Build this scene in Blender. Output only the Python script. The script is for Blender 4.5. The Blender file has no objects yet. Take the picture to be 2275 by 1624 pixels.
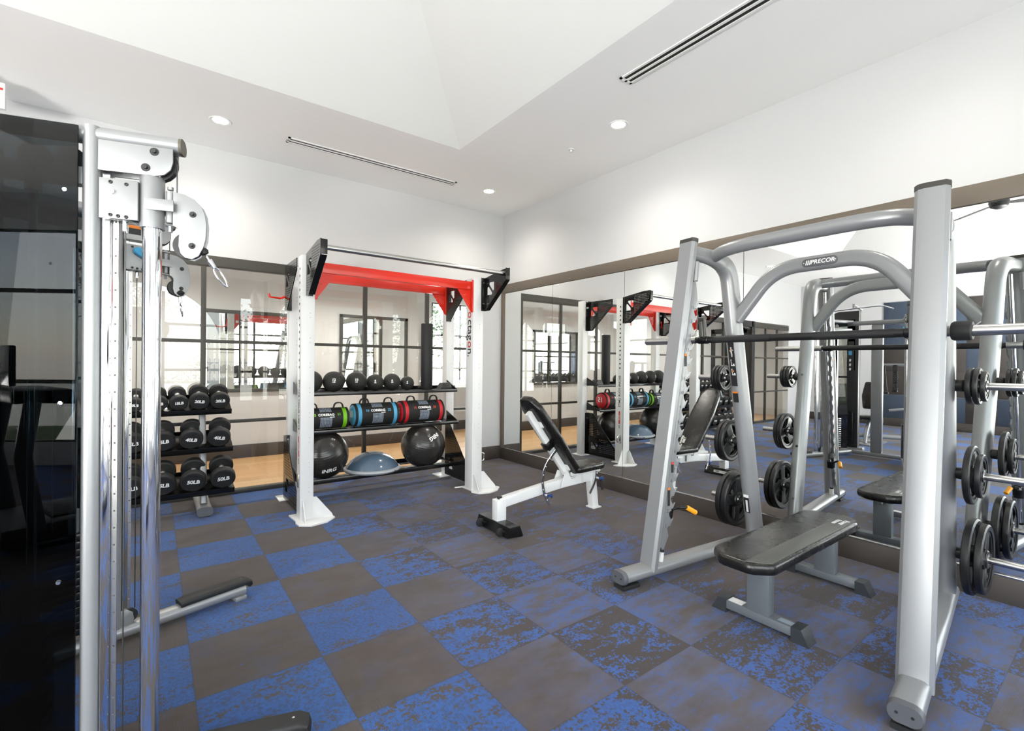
import bpy, bmesh, math, random
from mathutils import Vector, Matrix
random.seed(7)
SC = bpy.context.scene
COL = SC.collection
R = math.radians
pi = math.pi

# ------------------------------------------------------------------ camera
YAW, PITCH, ROLL, FPX = .65064, -.00476, .01025, 1065.9
_s, _c = math.sin(YAW), math.cos(YAW)
_r = Vector((_c, -_s, 0)); _f = Vector((_s*math.cos(PITCH), _c*math.cos(PITCH), math.sin(PITCH))); _u = _r.cross(_f)
_rt = _r*math.cos(ROLL) + _u*math.sin(ROLL); _up = _u*math.cos(ROLL) - _r*math.sin(ROLL)
cd = bpy.data.cameras.new('camera'); cam = bpy.data.objects.new('camera', cd); COL.objects.link(cam)
cd.sensor_width = 36; cd.lens = FPX/2275*36; cd.shift_x = -(1160-1137.5)/2275; cd.clip_start = .02; cd.clip_end = 200
cam.matrix_world = Matrix(((_rt.x, _up.x, -_f.x, 0), (_rt.y, _up.y, -_f.y, 0), (_rt.z, _up.z, -_f.z, 1.407), (0, 0, 0, 1)))
SC.camera = cam

# ------------------------------------------------------------------ world, light, exposure
SC.view_settings.view_transform = 'Standard'; SC.view_settings.look = 'None'
SC.view_settings.gamma = 1; SC.view_settings.use_curve_mapping = False
SC.view_settings.exposure = 0.2
W = bpy.data.worlds.new('sky'); SC.world = W; W.use_nodes = True
nt = W.node_tree; bg = nt.nodes['Background']
sky = nt.nodes.new('ShaderNodeTexSky'); sky.sky_type = 'NISHITA'; sky.sun_disc = False; sky.sun_elevation = R(50); sky.sun_rotation = R(200)
mx = nt.nodes.new('ShaderNodeMix'); mx.data_type = 'RGBA'; mx.inputs[0].default_value = .82
mx.inputs[7].default_value = (1, 1, 1, 1)
nt.links.new(sky.outputs[0], mx.inputs[6]); nt.links.new(mx.outputs[2], bg.inputs[0])
bg.inputs[1].default_value = 3.1

def area(name, loc, rot, sx, sy, power, col=(1, 1, 1), spread=180):
    l = bpy.data.lights.new(name, 'AREA'); l.shape = 'RECTANGLE'; l.size = sx; l.size_y = sy; l.energy = power; l.color = col
    l.spread = R(spread)
    o = bpy.data.objects.new(name, l); COL.objects.link(o); o.location = loc; o.rotation_euler = rot
    return o
# daylight coming in through the big windows behind the camera, plus an added left one
area('daylight_front_window', (-2.2, -3.35, 1.9), (R(96), 0, 0), 6.5, 2.8, 250, (1.0, .985, .97))
area('daylight_side_window', (2.6, -3.35, 1.9), (R(96), 0, 0), 2.4, 2.8, 30, (1.0, .985, .97))
area('left_window_fill', (-6.3, -.8, 1.8), (R(96), 0, R(-90)), 3.6, 2.6, 130, (1.0, .985, .97))  # added fill at an unseen left window, for more even room light
# lamps added outside the same windows, tilted up to brighten the ceiling
area('upward_fill_front', (-2.2, -4.3, .1), (R(128), 0, 0), 7.0, 1.6, 340, (1.0, .975, .94))
area('upward_fill_side', (2.6, -4.3, .1), (R(128), 0, 0), 2.6, 1.6, 45, (1.0, .975, .94))
area('upward_fill_left', (-7.2, -.8, .1), (R(128), 0, R(-90)), 3.6, 1.6, 200, (1.0, .975, .94))
# unseen fill lamp added behind the camera, aimed up to lift the ceiling
area('ceiling_fill', (-4.1, -.1, .9), (R(162), 0, R(-28)), 1.0, 1.0, 400, (1, .985, .965))
area('daylight_studio_window', (5.08, 9.1, 1.75), (R(90), 0, R(180)), 1.3, 1.7, 60, (1.0, .985, .96))

# ------------------------------------------------------------------ helpers
def srgb(h):
    h = h.lstrip('#'); v = [int(h[i:i+2], 16)/255 for i in (0, 2, 4)]
    return tuple(x/12.92 if x <= .04045 else ((x+.055)/1.055)**2.4 for x in v) + (1,)
MATS = {}
def mat(name, col, rough=.5, metal=0., noise=.0, nscale=20, bump=0., bscale=200, spec=.5, coat=0., emit=None, estr=0, vary=0.):
    if name in MATS: return MATS[name]
    m = bpy.data.materials.new(name); m.use_nodes = True; t = m.node_tree; p = t.nodes['Principled BSDF']
    c = srgb(col) if isinstance(col, str) else col
    p.inputs['Base Color'].default_value = c; p.inputs['Roughness'].default_value = rough; p.inputs['Metallic'].default_value = metal
    p.inputs['Specular IOR Level'].default_value = spec; p.inputs['Coat Weight'].default_value = coat; p.inputs['Coat Roughness'].default_value = .08
    tc = t.nodes.new('ShaderNodeTexCoord'); n = t.nodes.new('ShaderNodeTexNoise'); n.inputs['Scale'].default_value = nscale; n.inputs['Detail'].default_value = 4
    t.links.new(tc.outputs['Object'], n.inputs['Vector'])
    mr = t.nodes.new('ShaderNodeMapRange'); mr.inputs[3].default_value = max(0, rough-(.015 if metal < .8 else .004)-noise*.5); mr.inputs[4].default_value = min(1, rough+(.015 if metal < .8 else .004)+noise*.5)
    t.links.new(n.outputs['Fac'], mr.inputs[0]); t.links.new(mr.outputs[0], p.inputs['Roughness'])
    if vary:
        m2 = t.nodes.new('ShaderNodeMix'); m2.data_type = 'RGBA'; m2.blend_type = 'MULTIPLY'; m2.inputs[0].default_value = 1
        m2.inputs[6].default_value = c; r2 = t.nodes.new('ShaderNodeMapRange'); r2.inputs[3].default_value = 1-vary; r2.inputs[4].default_value = 1+vary*.4
        t.links.new(n.outputs['Fac'], r2.inputs[0]); t.links.new(r2.outputs[0], m2.inputs[7]); t.links.new(m2.outputs[2], p.inputs['Base Color'])
    if bump:
        n2 = t.nodes.new('ShaderNodeTexNoise'); n2.inputs['Scale'].default_value = bscale; t.links.new(tc.outputs['Object'], n2.inputs['Vector'])
        b = t.nodes.new('ShaderNodeBump'); b.inputs['Strength'].default_value = bump; b.inputs['Distance'].default_value = .002
        t.links.new(n2.outputs['Fac'], b.inputs['Height']); t.links.new(b.outputs[0], p.inputs['Normal'])
    if emit:
        p.inputs['Emission Color'].default_value = srgb(emit); p.inputs['Emission Strength'].default_value = estr
    MATS[name] = m; return m

def glassmat(name, tint=(1, 1, 1, 1), rough=0., ior=1.5, trans=1.0):
    m = bpy.data.materials.new(name); m.use_nodes = True; t = m.node_tree
    for n in list(t.nodes): t.nodes.remove(n)
    o = t.nodes.new('ShaderNodeOutputMaterial'); mxs = t.nodes.new('ShaderNodeMixShader'); tr = t.nodes.new('ShaderNodeBsdfTransparent')
    g = t.nodes.new('ShaderNodeBsdfGlossy'); f = t.nodes.new('ShaderNodeFresnel'); f.inputs[0].default_value = ior
    ge = t.nodes.new('ShaderNodeNewGeometry'); fm = t.nodes.new('ShaderNodeMath'); fm.operation = 'MULTIPLY'; fi = t.nodes.new('ShaderNodeMath'); fi.operation = 'SUBTRACT'; fi.inputs[0].default_value = 1
    t.links.new(ge.outputs['Backfacing'], fi.inputs[1]); t.links.new(f.outputs[0], fm.inputs[0]); t.links.new(fi.outputs[0], fm.inputs[1])   # the pane reflects at the side it is met
    tc = t.nodes.new('ShaderNodeTexCoord'); n = t.nodes.new('ShaderNodeTexNoise'); n.inputs['Scale'].default_value = 3
    r = t.nodes.new('ShaderNodeMapRange'); r.inputs[3].default_value = rough; r.inputs[4].default_value = rough+.004
    t.links.new(tc.outputs['Object'], n.inputs['Vector']); t.links.new(n.outputs['Fac'], r.inputs[0]); t.links.new(r.outputs[0], g.inputs['Roughness'])
    tr.inputs[0].default_value = tint
    t.links.new(fm.outputs[0], mxs.inputs[0]); t.links.new(tr.outputs[0], mxs.inputs[1]); t.links.new(g.outputs[0], mxs.inputs[2]); t.links.new(mxs.outputs[0], o.inputs[0])
    MATS[name] = m; return m

class MB:
    """collects shapes into one bmesh"""
    def __init__(s): s.b = bmesh.new()
    def _add(s, verts, faces, M=None):
        vs = [s.b.verts.new(M @ Vector(v) if M else Vector(v)) for v in verts]
        for f in faces:
            try: s.b.faces.new([vs[i] for i in f])
            except ValueError: pass
        return vs
    def box(s, x0, x1, y0, y1, z0, z1, bev=0., M=None, seg=2):
        t = bmesh.new(); bmesh.ops.create_cube(t, size=1)
        sx, sy, sz = x1-x0, y1-y0, z1-z0
        for v in t.verts: v.co = Vector(((v.co.x+.5)*sx+x0, (v.co.y+.5)*sy+y0, (v.co.z+.5)*sz+z0))
        if bev: bmesh.ops.bevel(t, geom=list(t.edges), offset=bev, segments=seg, affect='EDGES', profile=.5)
        if M: t.transform(M)
        s.join(t); return s
    def join(s, t):
        t.verts.index_update(); vs = [s.b.verts.new(v.co) for v in t.verts]
        for f in t.faces:
            try: s.b.faces.new([vs[v.index] for v in f.verts])
            except ValueError: pass
        t.free()
    def sweep(s, pts, sec, N=None, cap=True, closed=False, scales=None):
        """section (u along N, v in plane) swept along pts"""
        pts = [Vector(p) for p in pts]; n = len(pts); rings = []
        if N is None:
            d = (pts[-1]-pts[0]); d = d if d.length > 1e-6 else pts[1]-pts[0]
            N = Vector((0, 0, 1)) if abs(d.normalized().z) < .9 else Vector((1, 0, 0))
            par = True
        else: N = Vector(N).normalized(); par = False
        for i, p in enumerate(pts):
            if closed: a = pts[(i-1) % n]; c = pts[(i+1) % n]
            else: a = pts[max(0, i-1)]; c = pts[min(n-1, i+1)]
            t = (c-a).normalized()
            if 0 < i < n-1 or closed:
                t1 = (p-a).normalized(); t2 = (c-p).normalized(); t = (t1+t2).normalized(); k = 1/max(.5, t.dot(t1))
            else: k = 1
            U = (N - t*N.dot(t)); U = U.normalized() if U.length > 1e-6 else t.orthogonal().normalized()
            if par: N = U
            V = t.cross(U).normalized(); sc = scales[i] if scales else 1
            rings.append([s.b.verts.new(p + U*u*sc + V*v*sc*(k if not par else 1)) for u, v in sec])
        m = len(sec)
        for i in range(n-1 + (1 if closed else 0)):
            A, B = rings[i], rings[(i+1) % n]
            for j in range(m): s.b.faces.new((A[j], A[(j+1) % m], B[(j+1) % m], B[j]))
        if cap and not closed:
            s.b.faces.new(list(reversed(rings[0]))); s.b.faces.new(rings[-1])
        return s
    def tube(s, pts, r, seg=14, N=None, cap=True, closed=False):
        return s.sweep(pts, [(r*math.cos(2*pi*i/seg), r*math.sin(2*pi*i/seg)) for i in range(seg)], N, cap, closed)
    def lathe(s, prof, P=(0, 0, 0), A=(0, 0, 1), seg=32):
        """profile of (radius, along) turned around axis A through P"""
        A = Vector(A).normalized(); U = A.orthogonal().normalized(); V = A.cross(U); P = Vector(P); rings = []
        for r, h in prof:
            if r < 1e-6: rings.append([s.b.verts.new(P+A*h)])
            else: rings.append([s.b.verts.new(P+A*h+(U*math.cos(2*pi*i/seg)+V*math.sin(2*pi*i/seg))*r) for i in range(seg)])
        for a, b in zip(rings, rings[1:]):
            for i in range(seg):
                j = (i+1) % seg
                if len(a) == 1 and len(b) == 1: continue
                if len(a) == 1: s.b.faces.new((a[0], b[i], b[j]))
                elif len(b) == 1: s.b.faces.new((a[i], b[0], a[j]))
                else: s.b.faces.new((a[i], b[i], b[j], a[j]))
        return s
    def cyl(s, p0, p1, r, seg=20, r2=None, bev=0):
        p0 = Vector(p0); p1 = Vector(p1); L = (p1-p0).length; r2 = r if r2 is None else r2
        if bev: pr = [(0, 0), (r-bev, 0), (r, bev), (r2, L-bev), (r2-bev, L), (0, L)]
        else: pr = [(0, 0), (r, 0), (r2, L), (0, L)]
        return s.lathe(pr, p0, p1-p0, seg)
    def plate(s, outer, holes, th, M, bev=0.):
        """flat plate with holes; outline in local xy, thickness along z, centred"""
        c = bpy.data.curves.new('tmp', 'CURVE'); c.dimensions = '2D'; c.fill_mode = 'BOTH'; c.extrude = th/2
        if bev: c.bevel_depth = bev; c.bevel_resolution = 1
        for poly in [outer]+list(holes):
            sp = c.splines.new('POLY'); sp.points.add(len(poly)-1); sp.use_cyclic_u = True
            for q, (x, y) in zip(sp.points, poly): q.co = (x, y, 0, 1)
        s._curve(c, M); return s
    def text(s, txt, size, M, th=.0006, align='CENTER', bold=0., shear=0., space=1.0):
        c = bpy.data.curves.new('tmp', 'FONT'); c.body = txt; c.size = size; c.extrude = th/2; c.align_x = align; c.align_y = 'CENTER'
        c.offset = bold; c.shear = shear; c.space_character = space; c.resolution_u = 3
        s._curve(c, M); return s
    def _curve(s, c, M):
        o = bpy.data.objects.new('tmp', c); COL.objects.link(o)
        me = bpy.data.meshes.new_from_object(o.evaluated_get(bpy.context.evaluated_depsgraph_get()))
        t = bmesh.new(); t.from_mesh(me); t.transform(M); s.join(t)
        bpy.data.objects.remove(o); bpy.data.meshes.remove(me); bpy.data.curves.remove(c)
    def build(s, name, m, parent=None, local=False, smooth=35, weld=True):
        if weld: bmesh.ops.remove_doubles(s.b, verts=s.b.verts, dist=1e-5)
        bmesh.ops.recalc_face_normals(s.b, faces=s.b.faces)
        for f in s.b.faces: f.smooth = smooth > 0
        for e in s.b.edges:
            if len(e.link_faces) == 2 and e.calc_face_angle(0) > R(smooth): e.smooth = False
        if parent is not None and not local: s.b.transform(wm(parent).inverted())
        me = bpy.data.meshes.new(name); s.b.to_mesh(me); s.b.free()
        for k in (m if isinstance(m, (list, tuple)) else [m]): me.materials.append(MATS[k] if isinstance(k, str) else k)
        o = bpy.data.objects.new(name, me); COL.objects.link(o)
        if parent is not None: o.parent = parent
        return o
def wm(o):
    M = o.matrix_basis.copy()
    while o.parent: o = o.parent; M = o.matrix_basis @ M
    return M
def thing(name, label, cat, loc=(0, 0, 0), rz=0, group=None):
    o = bpy.data.objects.new(name, None); COL.objects.link(o); o.location = loc; o.rotation_euler = (0, 0, rz); o.empty_display_size = .1
    o['label'] = label; o['category'] = cat
    if group: o['group'] = group
    return o
def tag(o, label, cat, group=None):
    o['label'] = label; o['category'] = cat
    if group: o['group'] = group
    return o
def struct(o): o['kind'] = 'structure'; return o
def copy_tree(o, parent=None):
    c = o.copy(); COL.objects.link(c); c.parent = parent
    for ch in [k for k in bpy.data.objects if k.parent == o]: copy_tree(ch, c)
    return c
def rrect(w, h, r, n=4):
    """rounded rectangle section, width w along first axis"""
    out = []
    for cx, cy, a in ((w/2-r, h/2-r, 0), (-w/2+r, h/2-r, 90), (-w/2+r, -h/2+r, 180), (w/2-r, -h/2+r, 270)):
        for i in range(n+1):
            t = R(a+90*i/n); out.append((cx+r*math.cos(t), cy+r*math.sin(t)))
    return out
def ell(a, b, n=20): return [(a*math.cos(2*pi*i/n), b*math.sin(2*pi*i/n)) for i in range(n)]
def fillet(pts, rad, n=6):
    """round the inner corners of a polyline"""
    pts = [Vector(p) for p in pts]; out = [pts[0]]
    for i in range(1, len(pts)-1):
        r_ = rad[i-1] if isinstance(rad, (list, tuple)) else rad
        p = pts[i]; a = (pts[i-1]-p); b = (pts[i+1]-p); la = min(r_, a.length*.49); lb = min(r_, b.length*.49)
        pa = p+a.normalized()*la; pb = p+b.normalized()*lb
        for k in range(n+1):
            t = k/n; out.append(pa*(1-t)**2+p*2*t*(1-t)+pb*t*t)
    out.append(pts[-1]); return out
def frame(P, X, Y):
    """matrix with local x along X, y along Y"""
    X = Vector(X).normalized(); Y = Vector(Y); Y = (Y-X*Y.dot(X)).normalized(); Z = X.cross(Y)
    return Matrix(((X.x, Y.x, Z.x, P[0]), (X.y, Y.y, Z.y, P[1]), (X.z, Y.z, Z.z, P[2]), (0, 0, 0, 1)))

# ------------------------------------------------------------------ materials
mat('wall_paint', '#c8c8c8', .8, noise=.02, nscale=3, bump=.05, bscale=400)
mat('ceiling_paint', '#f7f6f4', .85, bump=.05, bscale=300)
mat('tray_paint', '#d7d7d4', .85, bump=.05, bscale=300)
mat('bronze_trim', '#665c50', .5, noise=.03)
mat('brown_baseboard', '#443d38', .55, noise=.03)
mat('dark_frame', '#393731', .45, noise=.04)
mat('black_frame', '#1c1c1b', .45)
mat('silver_paint', '#959697', .34, metal=.4, noise=.01, nscale=60, bump=.02, bscale=900)
mat('chrome', '#e8e9ec', .06, metal=1, noise=.0)
mat('brushed_steel', '#c4c3c0', .27, metal=1)
mat('dark_steel', '#5c5c58', .35, metal=.9)
mat('white_paint', '#e4e4e3', .3, noise=.01, nscale=30)
mat('black_paint', '#0f0f0f', .24, noise=.005, nscale=40)
mat('black_rubber', '#1b1b1c', .6, noise=.06, nscale=50, bump=.08, bscale=700)
mat('plate_rubber', '#111112', .42, noise=.03, nscale=60, bump=.1, bscale=500)
mat('bar_black', '#141413', .4)
mat('bracket_black', '#141414', .14)
mat('black_plastic', '#222222', .42, noise=.04)
mat('grey_plastic', '#55565a', .45, noise=.04)
mat('brown_cap', '#5c564c', .5)
mat('red_paint', '#dc2c1a', .26, noise=.005, nscale=25)
mat('vinyl_black', '#141311', .27, noise=.05, nscale=9, bump=.1, bscale=30)
mat('vinyl_grey', '#4c4c48', .32, noise=.05, nscale=9, bump=.1, bscale=30)
mat('slate_paint', '#6d7277', .38, metal=.25, noise=.04)
mat('dark_slate_rubber', '#2e3236', .5, noise=.05)
mat('ball_rubber', '#2a2826', .24, noise=.01, nscale=5)
mat('med_rubber', '#232320', .62, bump=.5, bscale=350)
mat('dome_blue', '#53677b', .16, noise=.03, coat=.5)
mat('dome_rim', '#aeb2b6', .4)
mat('green_cap', '#7cc618', .45, noise=.04)
mat('blue_cap', '#4fa2cc', .45, noise=.04)
mat('red_cap', '#c8202a', .45, noise=.04)
mat('bag_cloth', '#171715', .7, bump=.3, bscale=500)
mat('white_print', '#eeeeec', .5)
mat('grey_print', '#8f9aa8', .5)
mat('black_print', '#222222', .5)
mat('red_print', '#c43a2c', .5)
mat('orange_print', '#e07b1e', .5)
mat('green_print', '#7cc618', .5)
mat('blue_print', '#4fa2cc', .5)
mat('yellow_grip', '#e79a12', .45)
mat('blue_handle', '#2e8cb8', .35)
mat('dark_blue_knob', '#24407a', .3)
mat('leaf', '#52693a', .6, vary=.5, nscale=2)
mat('bark', '#4d4034', .8)
mat('lawn', '#6f7d52', .9, vary=.3, nscale=1)
mat('paving', '#b9b4aa', .9, vary=.2, nscale=2)
mat('lamp_lens', '#ffffff', .5, emit='#fff6e8', estr=40)
mat('screen_black', '#0c0d0f', .12)
mat('vent_dark', '#15130f', .7)
mat('stripe_blue', '#3b4656', .9, bump=.3, bscale=300, vary=.2)
mat('stripe_brown', '#3c3734', .9, bump=.3, bscale=300, vary=.2)
mat('white_plastic', '#e4e4e2', .45)
mat('paper', '#cfcfcb', .8)
glassmat('clear_glass', (.98, .99, .985, 1), 0., 1.75)
glassmat('smoked_glass', (.12, .15, .165, 1), 0., 1.33)
def mirrormat():
    m = bpy.data.materials.new('mirror_silver'); m.use_nodes = True; t = m.node_tree; p = t.nodes['Principled BSDF']
    p.inputs['Metallic'].default_value = 1; p.inputs['Roughness'].default_value = 0; p.inputs['Base Color'].default_value = (.92, .935, .92, 1)
    tc = t.nodes.new('ShaderNodeTexCoord'); n = t.nodes.new('ShaderNodeTexNoise'); n.inputs['Scale'].default_value = 2
    r = t.nodes.new('ShaderNodeMapRange'); r.inputs[3].default_value = 0; r.inputs[4].default_value = .004
    t.links.new(tc.outputs['Object'], n.inputs['Vector']); t.links.new(n.outputs['Fac'], r.inputs[0]); t.links.new(r.outputs[0], p.inputs['Roughness'])
    MATS['mirror_silver'] = m
mirrormat()

def carpetmat():
    m = bpy.data.materials.new('carpet_tiles'); m.use_nodes = True; t = m.node_tree; p = t.nodes['Principled BSDF']; N = t.nodes.new; L = t.links.new
    def math_(op, a, b=None, c=None):
        n = N('ShaderNodeMath'); n.operation = op
        for i, v in enumerate((a, b, c)):
            if v is None: continue
            if isinstance(v, (int, float)): n.inputs[i].default_value = v
            else: L(v, n.inputs[i])
        return n.outputs[0]
    def noise(vec, sc, det=4, rough=.6):
        n = N('ShaderNodeTexNoise'); n.inputs['Scale'].default_value = sc; n.inputs['Detail'].default_value = det; n.inputs['Roughness'].default_value = rough
        L(vec, n.inputs['Vector']); return n.outputs['Fac']
    def mapr(v, a, b, c=0, d=1):
        n = N('ShaderNodeMapRange'); n.inputs[1].default_value = a; n.inputs[2].default_value = b; n.inputs[3].default_value = c; n.inputs[4].default_value = d
        L(v, n.inputs[0]); return n.outputs[0]
    def mix(f, a, b):
        n = N('ShaderNodeMix'); n.data_type = 'RGBA'
        if isinstance(f, (int, float)): n.inputs[0].default_value = f
        else: L(f, n.inputs[0])
        for i, v in ((6, a), (7, b)):
            if isinstance(v, tuple): n.inputs[i].default_value = v
            else: L(v, n.inputs[i])
        return n.outputs[2]
    tc = N('ShaderNodeTexCoord'); mp = N('ShaderNodeMapping'); mp.vector_type = 'TEXTURE'
    mp.inputs['Location'].default_value = (.1225, 5.38, 0); mp.inputs['Rotation'].default_value = (0, 0, .004); mp.inputs['Scale'].default_value = (.5, .5, .5)
    L(tc.outputs['Object'], mp.inputs[0]); sp = N('ShaderNodeSeparateXYZ'); L(mp.outputs[0], sp.inputs[0])
    X, Y = sp.outputs[0], sp.outputs[1]
    ix = math_('FLOOR', X); iy = math_('FLOOR', Y)
    fx = math_('FRACT', X); fy = math_('FRACT', Y)
    par = math_('FLOORED_MODULO', math_('ADD', ix, iy), 2)          # 1 on blue tiles
    cmb = N('ShaderNodeCombineXYZ'); L(ix, cmb.inputs[0]); L(iy, cmb.inputs[1])
    wn = N('ShaderNodeTexWhiteNoise'); wn.noise_dimensions = '3D'; L(cmb.outputs[0], wn.inputs['Vector'])
    rs = N('ShaderNodeSeparateColor'); L(wn.outputs['Color'], rs.inputs[0]); r1, r2, r3 = rs.outputs[0], rs.outputs[1], rs.outputs[2]
    # every tile has its own piece of the pattern, turned by quarter turns
    va = N('ShaderNodeVectorMath'); va.operation = 'MULTIPLY_ADD'; L(wn.outputs['Color'], va.inputs[0]); va.inputs[1].default_value = (37, 53, 11); L(mp.outputs[0], va.inputs[2])
    st = N('ShaderNodeMapping'); st.inputs['Scale'].default_value = (1.4, 3.6, 1); L(va.outputs[0], st.inputs[0])
    sn = N('ShaderNodeVectorMath'); sn.operation = 'SNAP'; L(va.outputs[0], sn.inputs[0]); sn.inputs[1].default_value = (.0125, .0125, .0125)   # the pattern is tufted in small square steps
    st2 = N('ShaderNodeMapping'); st2.inputs['Scale'].default_value = (1, 1.9, 1); L(sn.outputs[0], st2.inputs[0])
    L(sn.outputs[0], st.inputs[0])
    nb = noise(st.outputs[0], 1.1, 5, .62)
    nm = noise(st2.outputs[0], 5.0, 6, .72)
    fine = noise(sn.outputs[0], 38, 2, .6)
    blob = math_('ADD', math_('MULTIPLY', nb, .4), math_('MULTIPLY', nm, .6))
    px = math_('FRACT', math_('MULTIPLY', X, 125)); py = math_('FRACT', math_('MULTIPLY', Y, 125))
    dots = math_('MULTIPLY', mapr(math_('ABSOLUTE', math_('SUBTRACT', px, .5)), .1, .42, 1, 0), mapr(math_('ABSOLUTE', math_('SUBTRACT', py, .5)), .15, .5, 1, .3))
    f = math_('ADD', blob, math_('MULTIPLY', math_('SUBTRACT', fine, .5), .42))
    sxy = N('ShaderNodeSeparateXYZ'); L(tc.outputs['Object'], sxy.inputs[0]); wx, wy = sxy.outputs[0], sxy.outputs[1]
    right = mapr(wx, 1.0, 1.75)                                      # beyond here the two tile colourways are mixed
    worn = math_('MULTIPLY', math_('MULTIPLY', mapr(wx, 1.5, 2.3), mapr(wy, 2.1, 3.0)), .75) # the browner field in front of the mirror
    worn = math_('MAXIMUM', worn, math_('MULTIPLY', mapr(wx, 2.6, 3.2), mapr(wy, 1.0, 1.6)))
    jit = math_('MULTIPLY', math_('SUBTRACT', r1, .5), mapr(right, 0, 1, .03, .09))
    thrA = math_('ADD', math_('ADD', mapr(right, 0, 1, .43, .505), jit), math_('MULTIPLY', worn, .06))
    thrB = math_('ADD', math_('ADD', mapr(right, 0, 1, .70, .54), jit), math_('MULTIPLY', worn, .04))
    hardA = mapr(math_('SUBTRACT', f, thrA), -.012, .02)
    fb = math_('ADD', blob, math_('MULTIPLY', math_('SUBTRACT', fine, .5), .22)); hardB = mapr(math_('SUBTRACT', fb, thrB), -.05, .07)
    soft = mapr(noise(st2.outputs[0], 2.2, 5, .6), .42, .68)
    brownA = mix(right, srgb('#4a403a'), srgb('#3d3430'))
    brownB = mix(soft, srgb('#4b413b'), srgb('#534a46'))
    brownB = mix(math_('MULTIPLY', mapr(noise(sn.outputs[0], 3.3, 4, .6), .5, .66), .35), brownB, srgb('#454a62'))
    brownB = mix(math_('MULTIPLY', right, math_('MULTIPLY', mapr(nb, .36, .62), .75)), brownB, srgb('#575c78'))
    brown = mix(par, brownB, brownA)
    brown = mix(math_('MULTIPLY', worn, .75), brown, srgb('#4f4239'))
    bl = mix(mapr(nm, .4, .66), srgb('#1f5eae'), srgb('#1b6dcb'))
    bl = mix(math_('MULTIPLY', mapr(fine, .40, .56), .5), srgb('#2f4a78'), bl)
    bl = mix(math_('MULTIPLY', right, .45), bl, srgb('#3459a2'))
    bm = mix(par, hardB, hardA)
    bs = N('ShaderNodeSeparateColor'); L(bm, bs.inputs[0])
    k = math_('MULTIPLY', bs.outputs[0], mapr(worn, 0, 1, .95, .6)); k = math_('MULTIPLY', k, mix_f(t, par, right, math_))
    c = mix(k, brown, bl)
    c = mix(mapr(dots, 0, 1, .26, 0), c, (0.02, 0.02, 0.03, 1))
    e = math_('MINIMUM', math_('MINIMUM', fx, math_('SUBTRACT', 1, fx)), math_('MINIMUM', fy, math_('SUBTRACT', 1, fy)))
    c = mix(mapr(e, 0, .008, .45, 0), c, (.02, .018, .02, 1))
    L(c, p.inputs['Base Color']); p.inputs['Roughness'].default_value = .92; p.inputs['Specular IOR Level'].default_value = .25
    p.inputs['Sheen Weight'].default_value = .15
    b = N('ShaderNodeBump'); b.inputs['Strength'].default_value = .35; b.inputs['Distance'].default_value = .003; L(dots, b.inputs['Height']); L(b.outputs[0], p.inputs['Normal'])
    MATS['carpet_tiles'] = m
def mix_f(t, par, right, m_):
    # softer blue on the hazy colourway
    return m_('SUBTRACT', 1, m_('MULTIPLY', m_('MULTIPLY', m_('SUBTRACT', 1, par), right), .25))
def tc_x(t, tc):
    s = t.nodes.new('ShaderNodeSeparateXYZ'); t.links.new(tc.outputs['Object'], s.inputs[0]); return s.outputs[0]
carpetmat()
def woodmat():
    m = bpy.data.materials.new('wood_planks'); m.use_nodes = True; t = m.node_tree; p = t.nodes['Principled BSDF']; N = t.nodes.new; L = t.links.new
    tc = N('ShaderNodeTexCoord'); br = N('ShaderNodeTexBrick'); br.inputs['Scale'].default_value = 1; br.inputs['Brick Width'].default_value = 1.1; br.inputs['Row Height'].default_value = .16
    br.inputs['Mortar Size'].default_value = .002; br.inputs['Color1'].default_value = srgb('#c9a577'); br.inputs['Color2'].default_value = srgb('#b98f60'); br.inputs['Mortar'].default_value = srgb('#8a6a45')
    br.offset = .37; L(tc.outputs['Object'], br.inputs['Vector'])
    mp = N('ShaderNodeMapping'); mp.inputs['Scale'].default_value = (1, 14, 1); L(tc.outputs['Object'], mp.inputs[0])
    n = N('ShaderNodeTexNoise'); n.inputs['Scale'].default_value = 3; n.inputs['Detail'].default_value = 6; L(mp.outputs[0], n.inputs['Vector'])
    mx = N('ShaderNodeMix'); mx.data_type = 'RGBA'; mx.blend_type = 'MULTIPLY'; mx.inputs[0].default_value = .5
    r = N('ShaderNodeMapRange'); r.inputs[1].default_value = .3; r.inputs[2].default_value = .7; r.inputs[3].default_value = .75; r.inputs[4].default_value = 1.1
    L(n.outputs['Fac'], r.inputs[0]); L(br.outputs['Color'], mx.inputs[6]); L(r.outputs[0], mx.inputs[7]); L(mx.outputs[2], p.inputs['Base Color'])
    p.inputs['Roughness'].default_value = .35; MATS['wood_planks'] = m
woodmat()
# ================================================================== THE ROOM
WX, WY, H = 4.067, 5.846, 3.573          # mirror wall, glass wall, ceiling
XL, YF = -5.9, -3.1                       # left wall, front (window) wall
YB = 7.95                                 # far wall of the studio behind the glass
def slab(name, x0, x1, y0, y1, z0, z1, m, bev=0): return struct(MB().box(x0, x1, y0, y1, z0, z1, bev).build(name, m))
slab('floor', XL-.1, WX+.1, YF-.1, WY+.02, -.08, 0, 'carpet_tiles')
slab('floor_studio', XL-.1, 6.3, WY+.02, 9.3, -.08, 0, 'wood_planks')
slab('wall_right', WX, WX+.12, YF, WY+.12, 0, H+1.4, 'wall_paint')
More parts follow.
